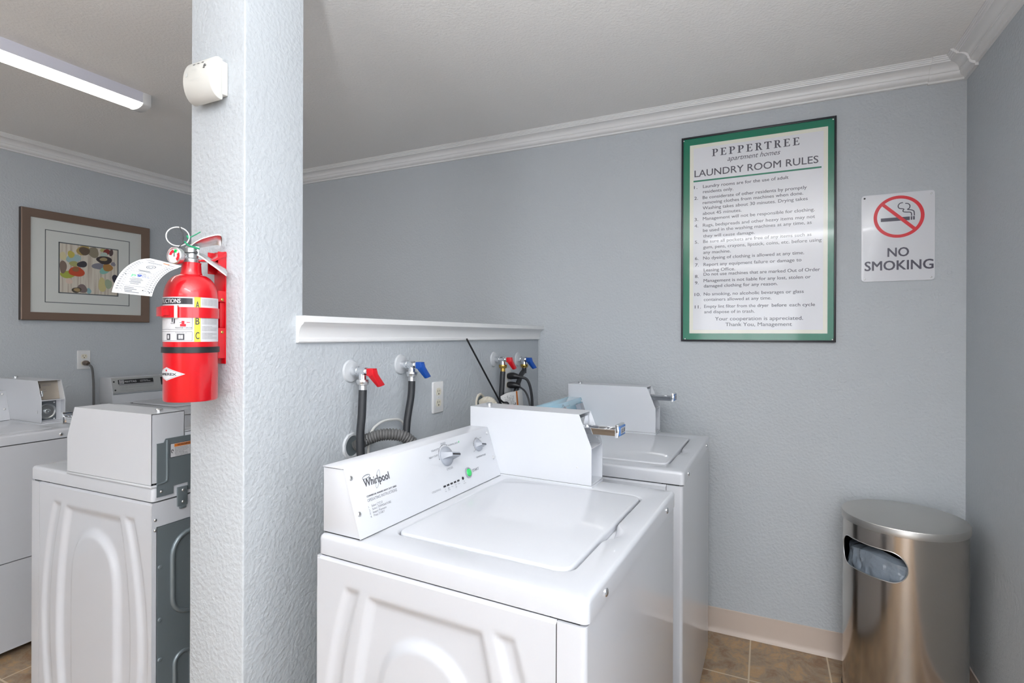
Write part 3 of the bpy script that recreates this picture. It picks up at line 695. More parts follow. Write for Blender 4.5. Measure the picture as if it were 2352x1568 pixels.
# serif capitals for the headline, drawn on a 0.7 x 1 grid
SER = {'P': [[(0, 0), (.42, 0), (.42, .06), (.30, .08), (.30, .92), (.0, 1), (0, .94), (.12, .92), (.12, .08), (0, .06)], [(.30, 1), (.52, .99), (.67, .88), (.70, .73), (.65, .57), (.50, .46), (.30, .44), (.30, .50), (.42, .52), (.50, .60), (.52, .73), (.49, .87), (.40, .94), (.30, .94)], [(0, .94), (.30, .92), (.30, 1), (0, 1)]],
       'E': [[(0, 0), (.30, 0), (.30, 1), (0, 1), (0, .94), (.12, .92), (.12, .08), (0, .06)], [(.30, 0), (.66, 0), (.70, .26), (.65, .26), (.55, .08), (.30, .07)], [(.30, 1), (.64, 1), (.65, .77), (.60, .77), (.52, .92), (.30, .93)], [(.30, .48), (.44, .48), (.47, .38), (.51, .38), (.51, .66), (.47, .66), (.44, .55), (.30, .55)]],
       'R': [[(0, 0), (.42, 0), (.42, .06), (.30, .08), (.30, .92), (.0, 1), (0, .94), (.12, .92), (.12, .08), (0, .06)], [(.30, 1), (.50, .99), (.63, .90), (.66, .75), (.62, .61), (.50, .52), (.30, .49), (.30, .55), (.42, .58), (.48, .66), (.49, .76), (.46, .87), (.38, .94), (.30, .94)], [(0, .94), (.30, .92), (.30, 1), (0, 1)], [(.34, .50), (.50, .54), (.72, .08), (.80, .06), (.80, 0), (.58, 0)]],
       'T': [[(.20, 0), (.56, 0), (.56, .06), (.47, .08), (.47, .93), (.29, .93), (.29, .08), (.20, .06)], [(0, 1), (.76, 1), (.76, .74), (.71, .74), (.62, .91), (.14, .91), (.05, .74), (0, .74)]]}
pen = 0.0; adv = {'P': .80, 'E': .80, 'R': .84, 'T': .84}; word = 'PEPPERTREE'; tot = sum(adv[c] for c in word)+0.16*9-0.1
for c in word:
    for poly in SER[c]:
        fs = [loc((-0.2206+0.3495*(pen+x)/tot, yt, 2.1427+0.0325*z)) for x, z in poly]
        mb.add(fs, [tuple(range(len(fs)))])
    pen += adv[c]+0.16
mb.use(M['green']).box(-0.2997, 0.2102, yt, yt+0.001, 2.0345, 2.0415, loc)
mb.build('lettering', None, sg, smooth=0)
for x, z in ((-0.343, 2.230), (0.252, 2.231), (-0.335, 1.317), (0.252, 1.317)):
    screw(sg, frame(loc((x, SY-0.009, z)), (1, 0, 0), (0, 0, 1), (0, -1, 0)), 0.0035, 0.002, M['satin'])

ns = empty('no_smoking_sign', (0.473, SY, 1.552), 0, 'white plastic NO SMOKING sign with a red crossed circle', 'sign')
nl = lambda p: Vector((p[0]-0.473, p[1]-SY, p[2]-1.552))
T = lambda p: nl((p[0], SY-p[2], p[1]))
mb = MB(); rslab(mb, 0.352, 0.594, 1.552, 1.902, 0, 0.004, 0.012, 0.001, T=T); mb.build('sign_plate', M['nosmoke'], ns, merge=True)
mb = MB().use(M['nosmokeink']); yy = SY-0.0045
def nt(x, z): return lambda u, v: nl((x+u, yy, z+v))
mb.text('NO', nt(0.4415, 1.6495), 0.069, 0.0345, bold=0.018); mb.text('SMOKING', nt(0.3645, 1.5965), 0.224, 0.0365, bold=0.018)
mb.box(0.418, 0.5135, yy, yy+0.0003, 1.7905, 1.8045, nl); mb.box(0.5165, 0.5215, yy, yy+0.0003, 1.791, 1.805, nl); mb.box(0.524, 0.5295, yy, yy+0.0003, 1.791, 1.805, nl)
def ribbon(pts, w):
    pts = [Vector((a, b)) for a, b in pts]; b0 = len(mb.v)
    P3 = catmull([(p.x, p.y, 0) for p in pts], 6)
    for i, p in enumerate(P3):
        t = (P3[min(i+1, len(P3)-1)]-P3[max(i-1, 0)]).normalized(); n = Vector((-t.y, t.x, 0))*w
        for s_ in (-1, 1):
            q = p+n*s_; mb.v.append(tuple(nl((q.x, yy, q.y))))
    for i in range(len(P3)-1): mb.face((b0+2*i, b0+2*i+1, b0+2*i+3, b0+2*i+2))
ribbon([(0.491, 1.8615), (0.481, 1.859), (0.4755, 1.850), (0.479, 1.840), (0.4935, 1.8355), (0.491, 1.829), (0.494, 1.8245), (0.505, 1.8225), (0.514, 1.8215), (0.5185, 1.817), (0.519, 1.807)], 0.0018)
ribbon([(0.4985, 1.8575), (0.508, 1.8555), (0.5135, 1.848), (0.512, 1.838), (0.506, 1.833), (0.518, 1.830), (0.526, 1.825), (0.5275, 1.818), (0.528, 1.807)], 0.0018)
mb.use(M['nosmokered']); n = 64; b0 = len(mb.v); cx, cz = 0.477, 1.807
for j in range(n):
    a = 2*pi*j/n
    for r_ in (0.0715, 0.0835): mb.v.append(tuple(nl((cx+r_*cos(a), yy-0.0002, cz+r_*sin(a)))))
for j in range(n): k = (j+1) % n; mb.face((b0+2*j, b0+2*j+1, b0+2*k+1, b0+2*k))
d = Vector((0.7071, -0.7071)); nn = Vector((0.7071, 0.7071))*0.0062
mb.add([nl((cx+s_*d.x*0.074+q*nn.x, yy-0.0003, cz+s_*d.y*0.074+q*nn.y)) for s_, q in ((-1, -1), (1, -1), (1, 1), (-1, 1))], [(0, 1, 2, 3)])
mb.build('lettering', None, ns, smooth=0)
for x, z, mt in ((0.363, 1.890, 'dark'), (0.582, 1.889, 'satin'), (0.364, 1.563, 'satin'), (0.582, 1.563, 'satin')):
    screw(ns, frame(nl((x, SY-0.004, z)), (1, 0, 0), (0, 0, 1), (0, -1, 0)), 0.0035, 0.002, M[mt])

# ------------------------------------------------------------------ framed print on the far wall
pc = empty('framed_picture', (XL, 1.809, 1.405), 0, 'framed abstract print of coloured pebbles in a bronze frame with wide mat', 'picture')
def pl(p): return Vector((p[0]-XL, p[1]-1.809, p[2]-1.405))
Y0, Y1, Z0, Z1 = 1.474, 2.146, 1.406, 2.024; fw_ = 0.045
mb = MB()
o_ = [(Y0, Z0), (Y1, Z0), (Y1, Z1), (Y0, Z1)]; i_ = [(Y0+fw_, Z0+fw_), (Y1-fw_, Z0+fw_), (Y1-fw_, Z1-fw_), (Y0+fw_, Z1-fw_)]
rings = [[pl((XL, y, z)) for y, z in o_], [pl((XL+0.024, y, z)) for y, z in o_], [pl((XL+0.028, y+(0.004 if y < 1.8 else -0.004), z+(0.004 if z < 1.7 else -0.004))) for y, z in o_], [pl((XL+0.018, y, z)) for y, z in i_], [pl((XL+0.006, y, z)) for y, z in i_]]
mb.use(M['framedge']).loft(rings[:2], False, False); mb.use(M['bronze']).loft(rings[1:], False, False)
mb.build('frame', None, pc, smooth=20)
MB().box(XL+0.002, XL+0.008, Y0+0.03, Y1-0.03, Z0+0.03, Z1-0.03, pl).build('mat_board', M['mat'], pc)
mb = MB().use(M['matline'])
for a, b, c, d_, w in ((1.588, 2.032, 1.508, 1.921, 0.004), (1.652, 1.967, 1.565, 1.860, 0.006)):
    x_ = XL+0.0085
    for q in ((a, b, c, c+w), (a, b, d_-w, d_), (a, a+w, c, d_), (b-w, b, c, d_)): mb.box(XL+0.007, x_, q[0], q[1], q[2], q[3], pl)
mb.build('mat_bevel_line', None, pc)
mb = MB().use(M['artground']).box(XL+0.006, XL+0.0083, 1.658, 1.961, 1.571, 1.854, pl)
BL = [(650, 350, 150, 105, (.40, .29, .10)), (880, 395, 125, 115, (.24, .21, .15)), (680, 365, 115, 92, (.12, .085, .06)), (1090, 340, 62, 40, (.42, .38, .16)), (1180, 390, 82, 72, (.22, .035, .03)), (1290, 400, 50, 75, (.09, .06, .06)),
      (1120, 440, 80, 50, (.42, .52, .47)), (990, 700, 135, 75, (.21, .21, .25)), (1130, 800, 115, 70, (.22, .46, .40)), (1210, 730, 125, 80, (.38, .20, .06)), (1340, 655, 55, 45, (.24, .23, .27)), (1130, 565, 185, 88, (.045, .035, .035)), (1110, 545, 82, 42, (.36, .28, .15)),
      (220, 480, 75, 90, (.62, .56, .34)), (440, 530, 150, 100, (.33, .47, .48)), (390, 440, 70, 82, (.50, .43, .10)), (450, 650, 95, 62, (.36, .36, .14)), (630, 660, 102, 76, (.045, .042, .05)), (330, 885, 155, 92, (.36, .40, .07)), (510, 825, 165, 112, (.50, .07, .025)), (490, 770, 80, 52, (.27, .12, .05)), (225, 720, 82, 130, (.20, .145, .115)),
      (350, 1035, 75, 62, (.66, .52, .44)), (780, 1250, 52, 62, (.24, .42, .46)), (630, 1200, 115, 92, (.20, .155, .15)), (510, 1232, 97, 66, (.08, .07, .05)), (520, 1228, 65, 42, (.36, .26, .13)), (1080, 1115, 95, 150, (.56, .50, .24)), (1225, 1095, 82, 110, (.33, .40, .28)), (1395, 980, 88, 86, (.035, .033, .05))]
rnd = random.Random(5)
for q, (cx, cy, rx, ry, c) in enumerate(BL):
    mm = mat('pebble_paint', c, 0.6); mb.use(mm); pts = []; n = 26
    ph = [rnd.uniform(0, 6.28) for _ in range(3)]
    for j in range(n):
        a = 2*pi*j/n; k = 1+0.10*sin(2*a+ph[0])+0.06*sin(3*a+ph[1])
        x, y = cx+rx*k*cos(a), cy+ry*k*sin(a); u = min(1, max(0, (x-155)/1285)); tp, bt = 190+160*u, 1280+70*u
        v = min(1, max(0, (bt-y)/(bt-tp)))
        pts.append(pl((XL+0.0084+0.00002*q, 1.658+0.303*u, 1.571+0.283*v)))
    mb.add(pts, [tuple(range(n))])
mb.build('print', None, pc, smooth=0)

# ------------------------------------------------------------------ outlets, plugs, cords
def outlet(label, x, y, z, h=0.112, w=0.068):
    r = empty('power_outlet', (x, y, z), 0, label, 'outlet', 'duplex wall outlets')
    T = lambda p: Vector((p[2], p[0], p[1]))
    mb = MB(); rslab(mb, -w/2, w/2, -h/2, h/2, 0, 0.006, 0.004, 0.003, 3, T=T); mb.build('cover_plate', M['plate'], r, merge=True)
    for s_ in (1, -1):
        mb = MB().use(M['ivory']); pts = []
        for j in range(28):
            a = 2*pi*j/28; pts.append((0.0165*cos(a), max(-0.0135, min(0.0135, 0.0165*sin(a)))+s_*0.020))
        mb.loft([[(a, b, 0.003) for a, b in pts], [(a, b, 0.0072) for a, b in pts]], T=T)
        mb.use(M['gap']).box(-0.0075, -0.0055, s_*0.020-0.001, s_*0.020+0.007, 0.0070, 0.0074, T); mb.box(0.0055, 0.0075, s_*0.020, s_*0.020+0.006, 0.0070, 0.0074, T)
        mb.lathe([(0.0028, 0.0070), (0.0028, 0.0074)], 12, T=lambda p, s_=s_: T((p[0], p[1]+s_*0.020-0.0075, p[2])))
        mb.build('receptacle', None, r)
    screw(r, lambda p: T((p[0], p[1], p[2]+0.005)), 0.003, 0.002, M['satin'])
    return r
outlet('white outlet with both sockets empty, between the blue tap and the near coin box', PX1, 1.626, 1.106)
outlet('white outlet in the far corner with two black plugs in it', PX1, 2.199, 1.124)
outlet('white outlet on the far left wall under the picture, brown plug in the lower socket', XL, 1.783, 1.176)

def cord(label, path, plug, mtp, mtc, r, group=None):
    root = empty('electric_cable', plug[0], 0, label, 'cable', group); o = Vector(plug[0])
    MB().tube([Vector(p)-o for p in plug], [0.0125, 0.0155, 0.015, 0.012, 0.0075][:len(plug)], 14).build('plug', mtp, root)
    MB().tube([Vector(p)-o for p in catmull(path, 8)], r, 10).build('cord', mtc, root)
px = PX1+0.007
cord('black plug and cord in the upper socket of the far-corner outlet', [(px+0.052, 2.205, 1.142), (px+0.085, 2.225, 1.128), (px+0.10, 2.237, 1.07), (px+0.105, 2.24, 0.98), (px+0.112, 2.24, 0.70)], [(px, 2.199, 1.144), (px+0.012, 2.199, 1.145), (px+0.028, 2.201, 1.146), (px+0.045, 2.203, 1.144), (px+0.056, 2.206, 1.141)], M['dark'], M['rubber'], 0.0062, 'black plugs in the far outlet')
cord('black plug and thin cord in the lower socket of the far-corner outlet', [(px+0.055, 2.206, 1.098), (px+0.088, 2.20, 1.075), (px+0.112, 2.188, 1.03), (px+0.122, 2.18, 0.95), (px+0.125, 2.17, 0.80)], [(px, 2.199, 1.104), (px+0.012, 2.199, 1.104), (px+0.028, 2.201, 1.104), (px+0.046, 2.204, 1.102), (px+0.058, 2.207, 1.098)], M['dark'], M['rubber'], 0.0042, 'black plugs in the far outlet')
lx = XL+0.007
cord('brown plug and grey cord hanging from the outlet on the far left wall', [(lx+0.034, 1.790, 1.148), (lx+0.042, 1.802, 1.128), (lx+0.036, 1.812, 1.07), (lx+0.03, 1.818, 0.97), (lx+0.03, 1.82, 0.55)], [(lx, 1.783, 1.156), (lx+0.010, 1.783, 1.157), (lx+0.022, 1.785, 1.157), (lx+0.032, 1.788, 1.152)], M['brown'], M['cord'], 0.006)

# ------------------------------------------------------------------ taps and hoses
def tap(y, z, label, blue, brassy, turn=0.0):
    r = empty('water_tap', (PX1, y, z), 0, label, 'tap', 'washer taps on the half wall')
    T = frame((0, 0, 0), (0, 1, 0), (0, 0, 1), (1, 0, 0))
    MB().lathe([(0.033, 0), (0.033, 0.001), (0.030, 0.005), (0.014, 0.008), (0.013, 0.008)], 32, T=T).build('escutcheon', M['escut'], r)
    ca, sa = cos(turn), sin(turn)
    R = lambda p: Vector((p[0]*ca-p[1]*sa, p[0]*sa+p[1]*ca, p[2]))
    mb = MB().tube([R((0.004, 0, 0)), R((0.022, 0, 0))], 0.0125, 18)
    mb.tube([R((0.020, 0, 0)), R((0.030, 0, 0))], 0.0145, 6); mb.tube([R((0.030, 0, 0)), R((0.058, 0, 0))], 0.0125, 18); mb.tube([R((0.058, 0, 0)), R((0.074, 0, 0))], 0.0085, 16)
    mb.tube([R((0.045, 0, 0)), R((0.045, 0, -0.024))], 0.0115, 18)
    mb.build('valve_body', M['chrome'], r, smooth=35)
    mb = MB()
    mb.loft([[R((0.066, -0.011, 0.010)), R((0.066, 0.011, 0.010)), R((0.066, 0.011, -0.011)), R((0.066, -0.011, -0.011))],
             [R((0.088, -0.010, 0.010)), R((0.088, 0.010, 0.010)), R((0.084, 0.011, -0.012)), R((0.084, -0.011, -0.012))]])
    mb.loft([[R((0.074, -0.010, 0.008)), R((0.074, 0.010, 0.008)), R((0.088, 0.010, 0.006)), R((0.088, -0.010, 0.006))],
             [R((0.070, -0.011, -0.010)), R((0.070, 0.012, -0.010)), R((0.090, 0.012, -0.006)), R((0.090, -0.011, -0.006))],
             [R((0.086, 0.012, -0.044)), R((0.086, 0.034, -0.040)), R((0.097, 0.034, -0.038)), R((0.097, 0.012, -0.042))]])
    mb.build('handle', M['bluep'] if blue else M['redp'], r, bevel=0.002)
    T2 = lambda p: R((0.045+p[0], p[1], p[2]))
    MB().lathe([(0.0165, -0.022), (0.0180, -0.024), (0.0180, -0.030), (0.0165, -0.032), (0.0165, -0.036), (0.013, -0.038)], 14, T=T2).build('hose_nut', M['brass'] if brassy else M['satin'], r)
    return R((0.045, 0, 0))+Vector((PX1, y, z))
t1 = tap(1.180, 1.2265, 'red-handled tap nearest the post, above the near washer', False, False)
t2 = tap(1.411, 1.2345, 'blue-handled tap just left of the empty outlet', True, False)
t3 = tap(2.070, 1.2255, 'red-handled tap with brass nut in the far corner', False, True)
t4 = tap(2.318, 1.2165, 'blue-handled tap with brass nut nearest the back wall', True, True, -0.35)
def hose(start, pts, label, ferr):
    r = empty('supply_hose', start, 0, label, 'hose', 'black supply hoses')
    s = Vector(start); P = [Vector((0, 0, -0.034))]+[Vector(p)-s for p in pts]
    MB().tube([Vector((0, 0, -0.034)), P[0]*1.0+Vector((0, 0, -0.030))], 0.0105, 16).build('ferrule', ferr, r)
    MB().tube(catmull([Vector((0, 0, -0.052))]+P[1:], 8), 0.0115, 14).build('hose', M['rubber'], r)
    return r
h1 = hose(t1, [t1+Vector((0.002, -0.006, -0.12)), t1+Vector((0.004, -0.014, -0.21)), t1+Vector((0.03, -0.02, -0.42))], 'black hose under the near red tap, white print along it', M['satin'])
hose(t2, [t2+Vector((0.0, -0.004, -0.10)), t2+Vector((0.0, -0.028, -0.22)), t2+Vector((0.03, -0.05, -0.42))], 'black hose under the blue tap beside the empty outlet', M['satin'])
hose(t3, [t3+Vector((0, -0.006, -0.10)), t3+Vector((0, -0.012, -0.19)), t3+Vector((0.01, -0.01, -0.42))], 'black hose under the far red tap, behind the near coin box', M['brass'])
hose(t4, [t4+Vector((0.0, -0.045, -0.08)), t4+Vector((-0.005, -0.095, -0.18)), t4+Vector((-0.015, -0.11, -0.42))], 'black hose slanting down from the tap nearest the back wall', M['rubber'])
mb = MB().use(M['label'])
for i in range(11):
    mb.text('WASHER', lambda u, v, i=i: Vector((0.0130, 0.0045+v-0.0008*i, -0.085-0.0155*i-u)), 0.0115, 0.004)
mb.build('hose_print', None, h1, smooth=0)

# drain holes in the half wall
def drain(y, z, label, big):
    r = empty('drain_opening', (PX1, y, z), 0, label, 'drain opening', 'drain openings in the half wall')
    rnd2 = random.Random(3); n = 30
    T = lambda p: Vector((p[2], p[0], p[1]))
    rad = 0.030
    J = [rnd2.uniform(-0.0012, 0.0016) for _ in range(n)]
    def ring(k, h): return [((rad*k+(J[j] if k > 1.05 else 0))*cos(2*pi*j/n), (rad*k+(J[j] if k > 1.05 else 0))*sin(2*pi*j/n), h) for j in range(n)]
    MB().loft([ring(1.28, 0.0005), ring(1.2, 0.006), ring(1.0, 0.006), ring(0.95, 0.001)], False, False, True, T).build('patched_rim', M['beigeboard'] if big else M['escut'], r)
    MB().loft([ring(0.98, 0.0012), ring(0.3, 0.0014)], True, True, True, T).build('dark_hole', M['galv'], r)
    return r
drain(1.186, 1.012, 'round drain opening with rough rim behind the near console', False)
drain(1.945, 1.052, 'broken beige drain opening behind the near coin box', True)
r = empty('drain_hose', (-1.06, 1.186, 1.0), 0, 'grey corrugated drain hose arching behind the near control panel', 'hose')
path = catmull([(-1.062, 1.192, 1.008), (-1.03, 1.20, 1.030), (-0.985, 1.225, 1.045), (-0.94, 1.26, 1.035), (-0.915, 1.285, 0.99), (-0.905, 1.29, 0.88), (-0.90, 1.29, 0.7)], 22)
MB().tube([p-Vector((-1.06, 1.186, 1.0)) for p in path], [0.0155+0.0017*(1 if i % 3 else -1) for i in range(len(path))], 16).build('corrugated_pipe', M['greyhose'], r, smooth=60)
r = empty('drain_hose', (-1.06, 1.945, 1.05), 0, 'cream corrugated drain hose pushed into the broken opening in the half wall', 'hose')
path = catmull([(-1.064, 1.945, 1.046), (-1.035, 1.943, 1.060), (-1.008, 1.938, 1.05), (-0.990, 1.932, 1.0), (-0.985, 1.925, 0.75)], 16)
MB().tube([p-Vector((-1.06, 1.945, 1.05)) for p in path], [0.0165+0.0022*(1 if i % 3 else -1) for i in range(len(path))], 16).build('corrugated_pipe', M['beigeboard'], r, smooth=60)
tag(MB().tube(catmull([(-1.055, 1.235, 0.93), (-1.055, 1.245, 1.03), (-1.055, 1.285, 1.062), (-1.055, 1.345, 1.066), (-1.055, 1.40, 1.05), (-1.055, 1.43, 0.98), (-1.055, 1.44, 0.80)], 8), 0.004, 8).build('vent_tube', M['clear']), 'thin clear tube looping on the half wall behind the near control panel', 'tube')
r = empty('rod', (-1.002, 2.015, 1.01), 0, 'thin black rod leaning on the half wall behind the near coin box', 'rod')
ro = Vector((-1.002, 2.015, 1.01))
MB().tube([Vector((-1.0335, 1.772, 1.316))-ro, Vector((-0.992, 2.018, 1.015))-ro], 0.0036, 10).build('shaft', M['dark'], r)
e_ = Vector((-0.998, 2.003, 1.05))-ro
MB().tube(catmull([e_+Vector((0.004, -0.02, 0.012)), e_+Vector((0.008, 0.0, 0.0)), e_+Vector((0.010, 0.03, -0.004)), e_+Vector((0.004, 0.055, -0.012))], 6), 0.004, 8).build('clip', M['dark'], r)
# instruction booklet hung behind the far washer
bk = empty('instruction_sheet', (-1.0, 2.12, 0.86), 0, 'white instruction sheet with an orange stripe, tucked behind the far washer', 'paper')
def bp_(u, v): # u across 0..1, v up 0..1
    return Vector((0.005+0.018*sin(pi*u)-0.012*v*v, -0.105+0.215*u, 0.0+0.225*v-0.012*(1-min(1, u*5))))
mb = MB().use(M['paper']); b0 = 0; nn_ = 12
for j in range(nn_+1):
    for i in range(nn_+1): mb.v.append(tuple(bp_(i/nn_, j/nn_)))
for j in range(nn_):
    for i in range(nn_): mb.face((j*13+i, j*13+i+1, (j+1)*13+i+1, (j+1)*13+i))
b0 = len(mb.v)
for j in range(nn_+1):
    for i in range(nn_+1): mb.v.append(tuple(bp_(i/nn_, j/nn_)-Vector((0.0025, 0, 0))))
for j in range(nn_):
    for i in range(nn_): mb.face((b0+j*13+i+1, b0+j*13+i, b0+(j+1)*13+i, b0+(j+1)*13+i+1))
mb.build('pages', None, bk)
mb = MB().use(M['orange'])
def patch(u0_, u1_, v0_, v1_, k=10):
    b = len(mb.v)
    for j in range(k+1):
        for uu in (u0_, u1_): mb.v.append(tuple(bp_(uu, v0_+(v1_-v0_)*j/k)+Vector((0.0006, 0, 0))))
    for j in range(k): mb.face((b+2*j, b+2*j+1, b+2*j+3, b+2*j+2))
patch(0.50, 0.58, 0.0, 1.0)
mb.use(M['greyink'])
rn = random.Random(9)
for i in range(11):
    v0_ = 0.25
    while v0_ < 0.93:
        l_ = rn.uniform(0.05, 0.16); patch(0.10+0.028*i, 0.108+0.028*i, v0_, min(0.95, v0_+l_), 2); v0_ += l_+0.02
mb.use(M['ink']); patch(0.36, 0.42, 0.70, 0.76, 2); patch(0.43, 0.455, 0.72, 0.79, 2)
mb.build('printing', None, bk, smooth=0)

# ------------------------------------------------------------------ carbon monoxide alarm on the post
co = empty('alarm', (-1.1725, PY0, 1.868), 0, 'cream carbon monoxide alarm high on the front of the post', 'alarm')
cl = lambda p: Vector((p[0]+1.1725, p[1]-PY0, p[2]-1.868))
MB().box(-1.219, -1.126, PY0-0.016, PY0, 1.881, 1.958, cl).build('base_plate', M['co'], co, bevel=0.003)
pr = [(PY0-0.013, 1.869), (PY0-0.013, 1.963)]+[(PY0-0.013-0.035*sin(radians(a))**0.75, 1.916+0.049*cos(radians(a))) for a in range(12, 175, 9)]
MB().prism(pr, 'x', -1.2185, -1.1265, cl).build('cover', M['co'], co, bevel=0.0025)
mb = MB().use(M['ink'])
def onco(x, a, n=0.0008):
    t = radians(a); return cl((x, PY0-0.013-(0.035+n)*max(0, sin(t))**0.75, 1.916+(0.049+n)*cos(t)))
def slot(x0_, x1_, a0_, a1_): mb.add([onco(x0_, a0_), onco(x1_, a0_), onco(x1_, a1_), onco(x0_, a1_)], [(0, 1, 2, 3)])
for x in (-1.190, -1.175, -1.160): slot(x, x+0.007, 48, 51)
for a, w in ((60, 0.006), (65, 0.010), (70, 0.006)): slot(-1.148, -1.148+w, a, a+3)
mb.use(M['mat']); mb.text('Kidde', lambda u, v: onco(-1.186+u, 72-v*1000), 0.016, 0.006); mb.text('CARBON MONOXIDE ALARM', lambda u, v: onco(-1.19+u, 98-v*1000), 0.032, 0.003)
slot(-1.208, -1.201, 75, 84)
mb.build('vents_and_print', None, co, smooth=0)

# ------------------------------------------------------------------ fire extinguisher on the post
AX = Vector((-1.150, 0.763, 0)); VD = Vector((1.15, -0.763, 0)).normalized(); RD = Vector((-VD.y, VD.x, 0)); R_ = 0.053; ZB = 1.184
fe = empty('fire_extinguisher', (AX.x, AX.y, ZB), 0, 'red fire extinguisher strapped to the front of the post', 'fire extinguisher')
fl = lambda a, d, z: RD*a+VD*d+Vector((0, 0, z-ZB))      # a: across, d: towards viewer side, z: world height
az0 = atan2(VD.y, VD.x)
def cylp(az, z, r=R_): return Vector((r*cos(az0+az), r*sin(az0+az), z-ZB))
prof = [(0.0005, 0.004), (0.044, 0.003), (0.046, 0), (0.051, 0.001), (0.053, 0.004), (0.053, 0.225)]+[(0.021+0.032*cos(radians(a)), 0.225+0.052*sin(radians(a))) for a in (15, 30, 45, 60, 75, 88)]+[(0.020, 0.283), (0.019, 0.300), (0.0195, 0.304), (0.0005, 0.304)]
MB().lathe(prof, 64).build('cylinder', M['red'], fe)
mb = MB()
def cpatch(mb, a0_, a1_, z0_, z1_, r, k=24):
    b = len(mb.v)
    for j in range(k+1):
        a = radians(a0_+(a1_-a0_)*j/k); mb.v += [tuple(cylp(a, z0_, r)), tuple(cylp(a, z1_, r))]
    for j in range(k): mb.face((b+2*j, b+2*j+2, b+2*j+3, b+2*j+1))
mb.use(M['label']); cpatch(mb, -125, 78, 1.314, 1.4095, R_+0.0004, 48)
mb.use(M['yellow']); cpatch(mb, 6, 19, 1.314, 1.4095, R_+0.0007, 6)
mb.use(M['blackframe']); cpatch(mb, -125, 3, 1.394, 1.407, R_+0.0007, 30)
def ct(az_deg, z, r=R_+0.001): return lambda u, v: cylp(radians(az_deg)+u/R_, z+v, r)
mb.use(M['label']); mb.text('INSTRUCTIONS', ct(-21, 1.3965), 0.070, 0.0085, bold=0.03, align='R')
mb.use(M['ink'])
for ch, z in (('A', 1.386), ('B', 1.351), ('C', 1.320)): mb.text(ch, ct(12.5, z), 0.007, 0.0145, align='C', bold=0.02)
for i in range(30):
    z = 1.4045-0.0029*i
    if 1.364 < z < 1.392 or i in (8, 19, 24): continue
    mb.text('the extinguisher shall be inspected and maintained by a', ct(22, z), 0.040*(0.6 if i % 7 == 6 else 1), 0.0015)
for z0_, z1_ in ((1.340, 1.366), (1.316, 1.336)):
    for a, b in ((z0_, z0_+0.0005), (z1_-0.0005, z1_)): cpatch(mb, -120, 2, a, b, R_+0.0008, 24)
    cpatch(mb, 1.6, 2.2, z0_, z1_, R_+0.0008, 2)
mb.text('PRESIONAR Y APLICAR', ct(-15, 1.3425), 0.032, 0.0028, align='C'); mb.text('APUNTAR', ct(-38, 1.352), 0.010, 0.0025, align='C'); mb.text('Recharge after use', ct(-20, 1.3325), 0.022, 0.002, align='C')
for a, w in ((-50, 0.010), (-21, 0.015)):
    cpatch(mb, a-w/R_*28, a+w/R_*28, 1.318, 1.331, R_+0.0008, 6)
mb.use(M['label']); 
for a in (-50, -23, -18): cpatch(mb, a-2.2, a+2.2, 1.3205, 1.3285, R_+0.0011, 4)
mb.use(M['nosmokered'])
cpatch(mb, -22, -10, 1.3465, 1.352, R_+0.0008, 6); cpatch(mb, -19, -13, 1.352, 1.3585, R_+0.0008, 4); cpatch(mb, -9, -2, 1.3545, 1.356, R_+0.0008, 3)
mb.use(M['ink']); cpatch(mb, -23, -19, 1.3545, 1.3555, R_+0.0009, 2); cpatch(mb, -36, -33, 1.354, 1.363, R_+0.0009, 2); cpatch(mb, -41, -38, 1.356, 1.364, R_+0.0009, 2)
mb.build('instruction_label', None, fe, smooth=60)
mb = MB(); zc = 1.2455; hw, hh = radians(45), 0.0145; ac = radians(-56)
for mt_, k in ((M['label'], 1.0), (M['ink'], 0.88), (M['label'], 0.85)):
    mb.use(mt_); rr_ = R_+0.0005+0.0003*(1-k)*6; b = len(mb.v); n = 16
    for j in range(n+1):
        t = -1+2*j/n; h = hh*k*(1-abs(t)); mb.v += [tuple(cylp(ac+hw*k*t, zc-h, rr_)), tuple(cylp(ac+hw*k*t, zc+h, rr_))]
    for j in range(n): mb.face((b+2*j, b+2*j+2, b+2*j+3, b+2*j+1))
mb.use(M['ink']).text('AMEREX', ct(-54, 1.2425, R_+0.0013), 0.046, 0.0052, align='C', bold=0.02)
mb.use(M['nosmokered']).lathe([(0.0024, 0), (0.0005, 0.0002)], 12, T=lambda p: cylp(ac+p[0]/R_, zc+0.0078+p[1], R_+0.0013+p[2]))
mb.build('maker_badge', None, fe, smooth=60)
MB().lathe([(R_, 0.106), (R_+0.003, 0.1065), (R_+0.003, 0.1185), (R_, 0.119)], 64, cap0=False, cap1=False).build('rubber_band', M['dark'], fe)
MB().lathe([(R_+0.0005, 0.181), (R_+0.0022, 0.1815), (R_+0.0022, 0.2035), (R_+0.0005, 0.204)], 64, cap0=False, cap1=False).build('strap', M['red'], fe)
mb = MB(); b_ = [cylp(radians(a), 0, R_+0.003+q) for a in (-78, -22) for q in (0, 0.006)]
for a0_, a1_, q0, q1, z0_, z1_ in ((-82, -24, 0.003, 0.0055, 1.3655, 1.3905), (-80, -55, 0.005, 0.012, 1.368, 1.388), (-58, -40, 0.005, 0.009, 1.370, 1.386)):
    L_ = [[cylp(radians(a), z0_, R_+q0), cylp(radians(a), z1_, R_+q0), cylp(radians(a), z1_, R_+q1), cylp(radians(a), z0_, R_+q1)] for a in [a0_+(a1_-a0_)*j/8 for j in range(9)]]
    mb.loft(L_)
mb.build('buckle', M['red'], fe, smooth=30)
mb = MB(); L_ = [[cylp(radians(a), 1.3645, R_+0.002), cylp(radians(a), 1.3915, R_+0.002), cylp(radians(a), 1.3915, R_+0.007), cylp(radians(a), 1.3645, R_+0.007)] for a in (-31, -28, -25)]
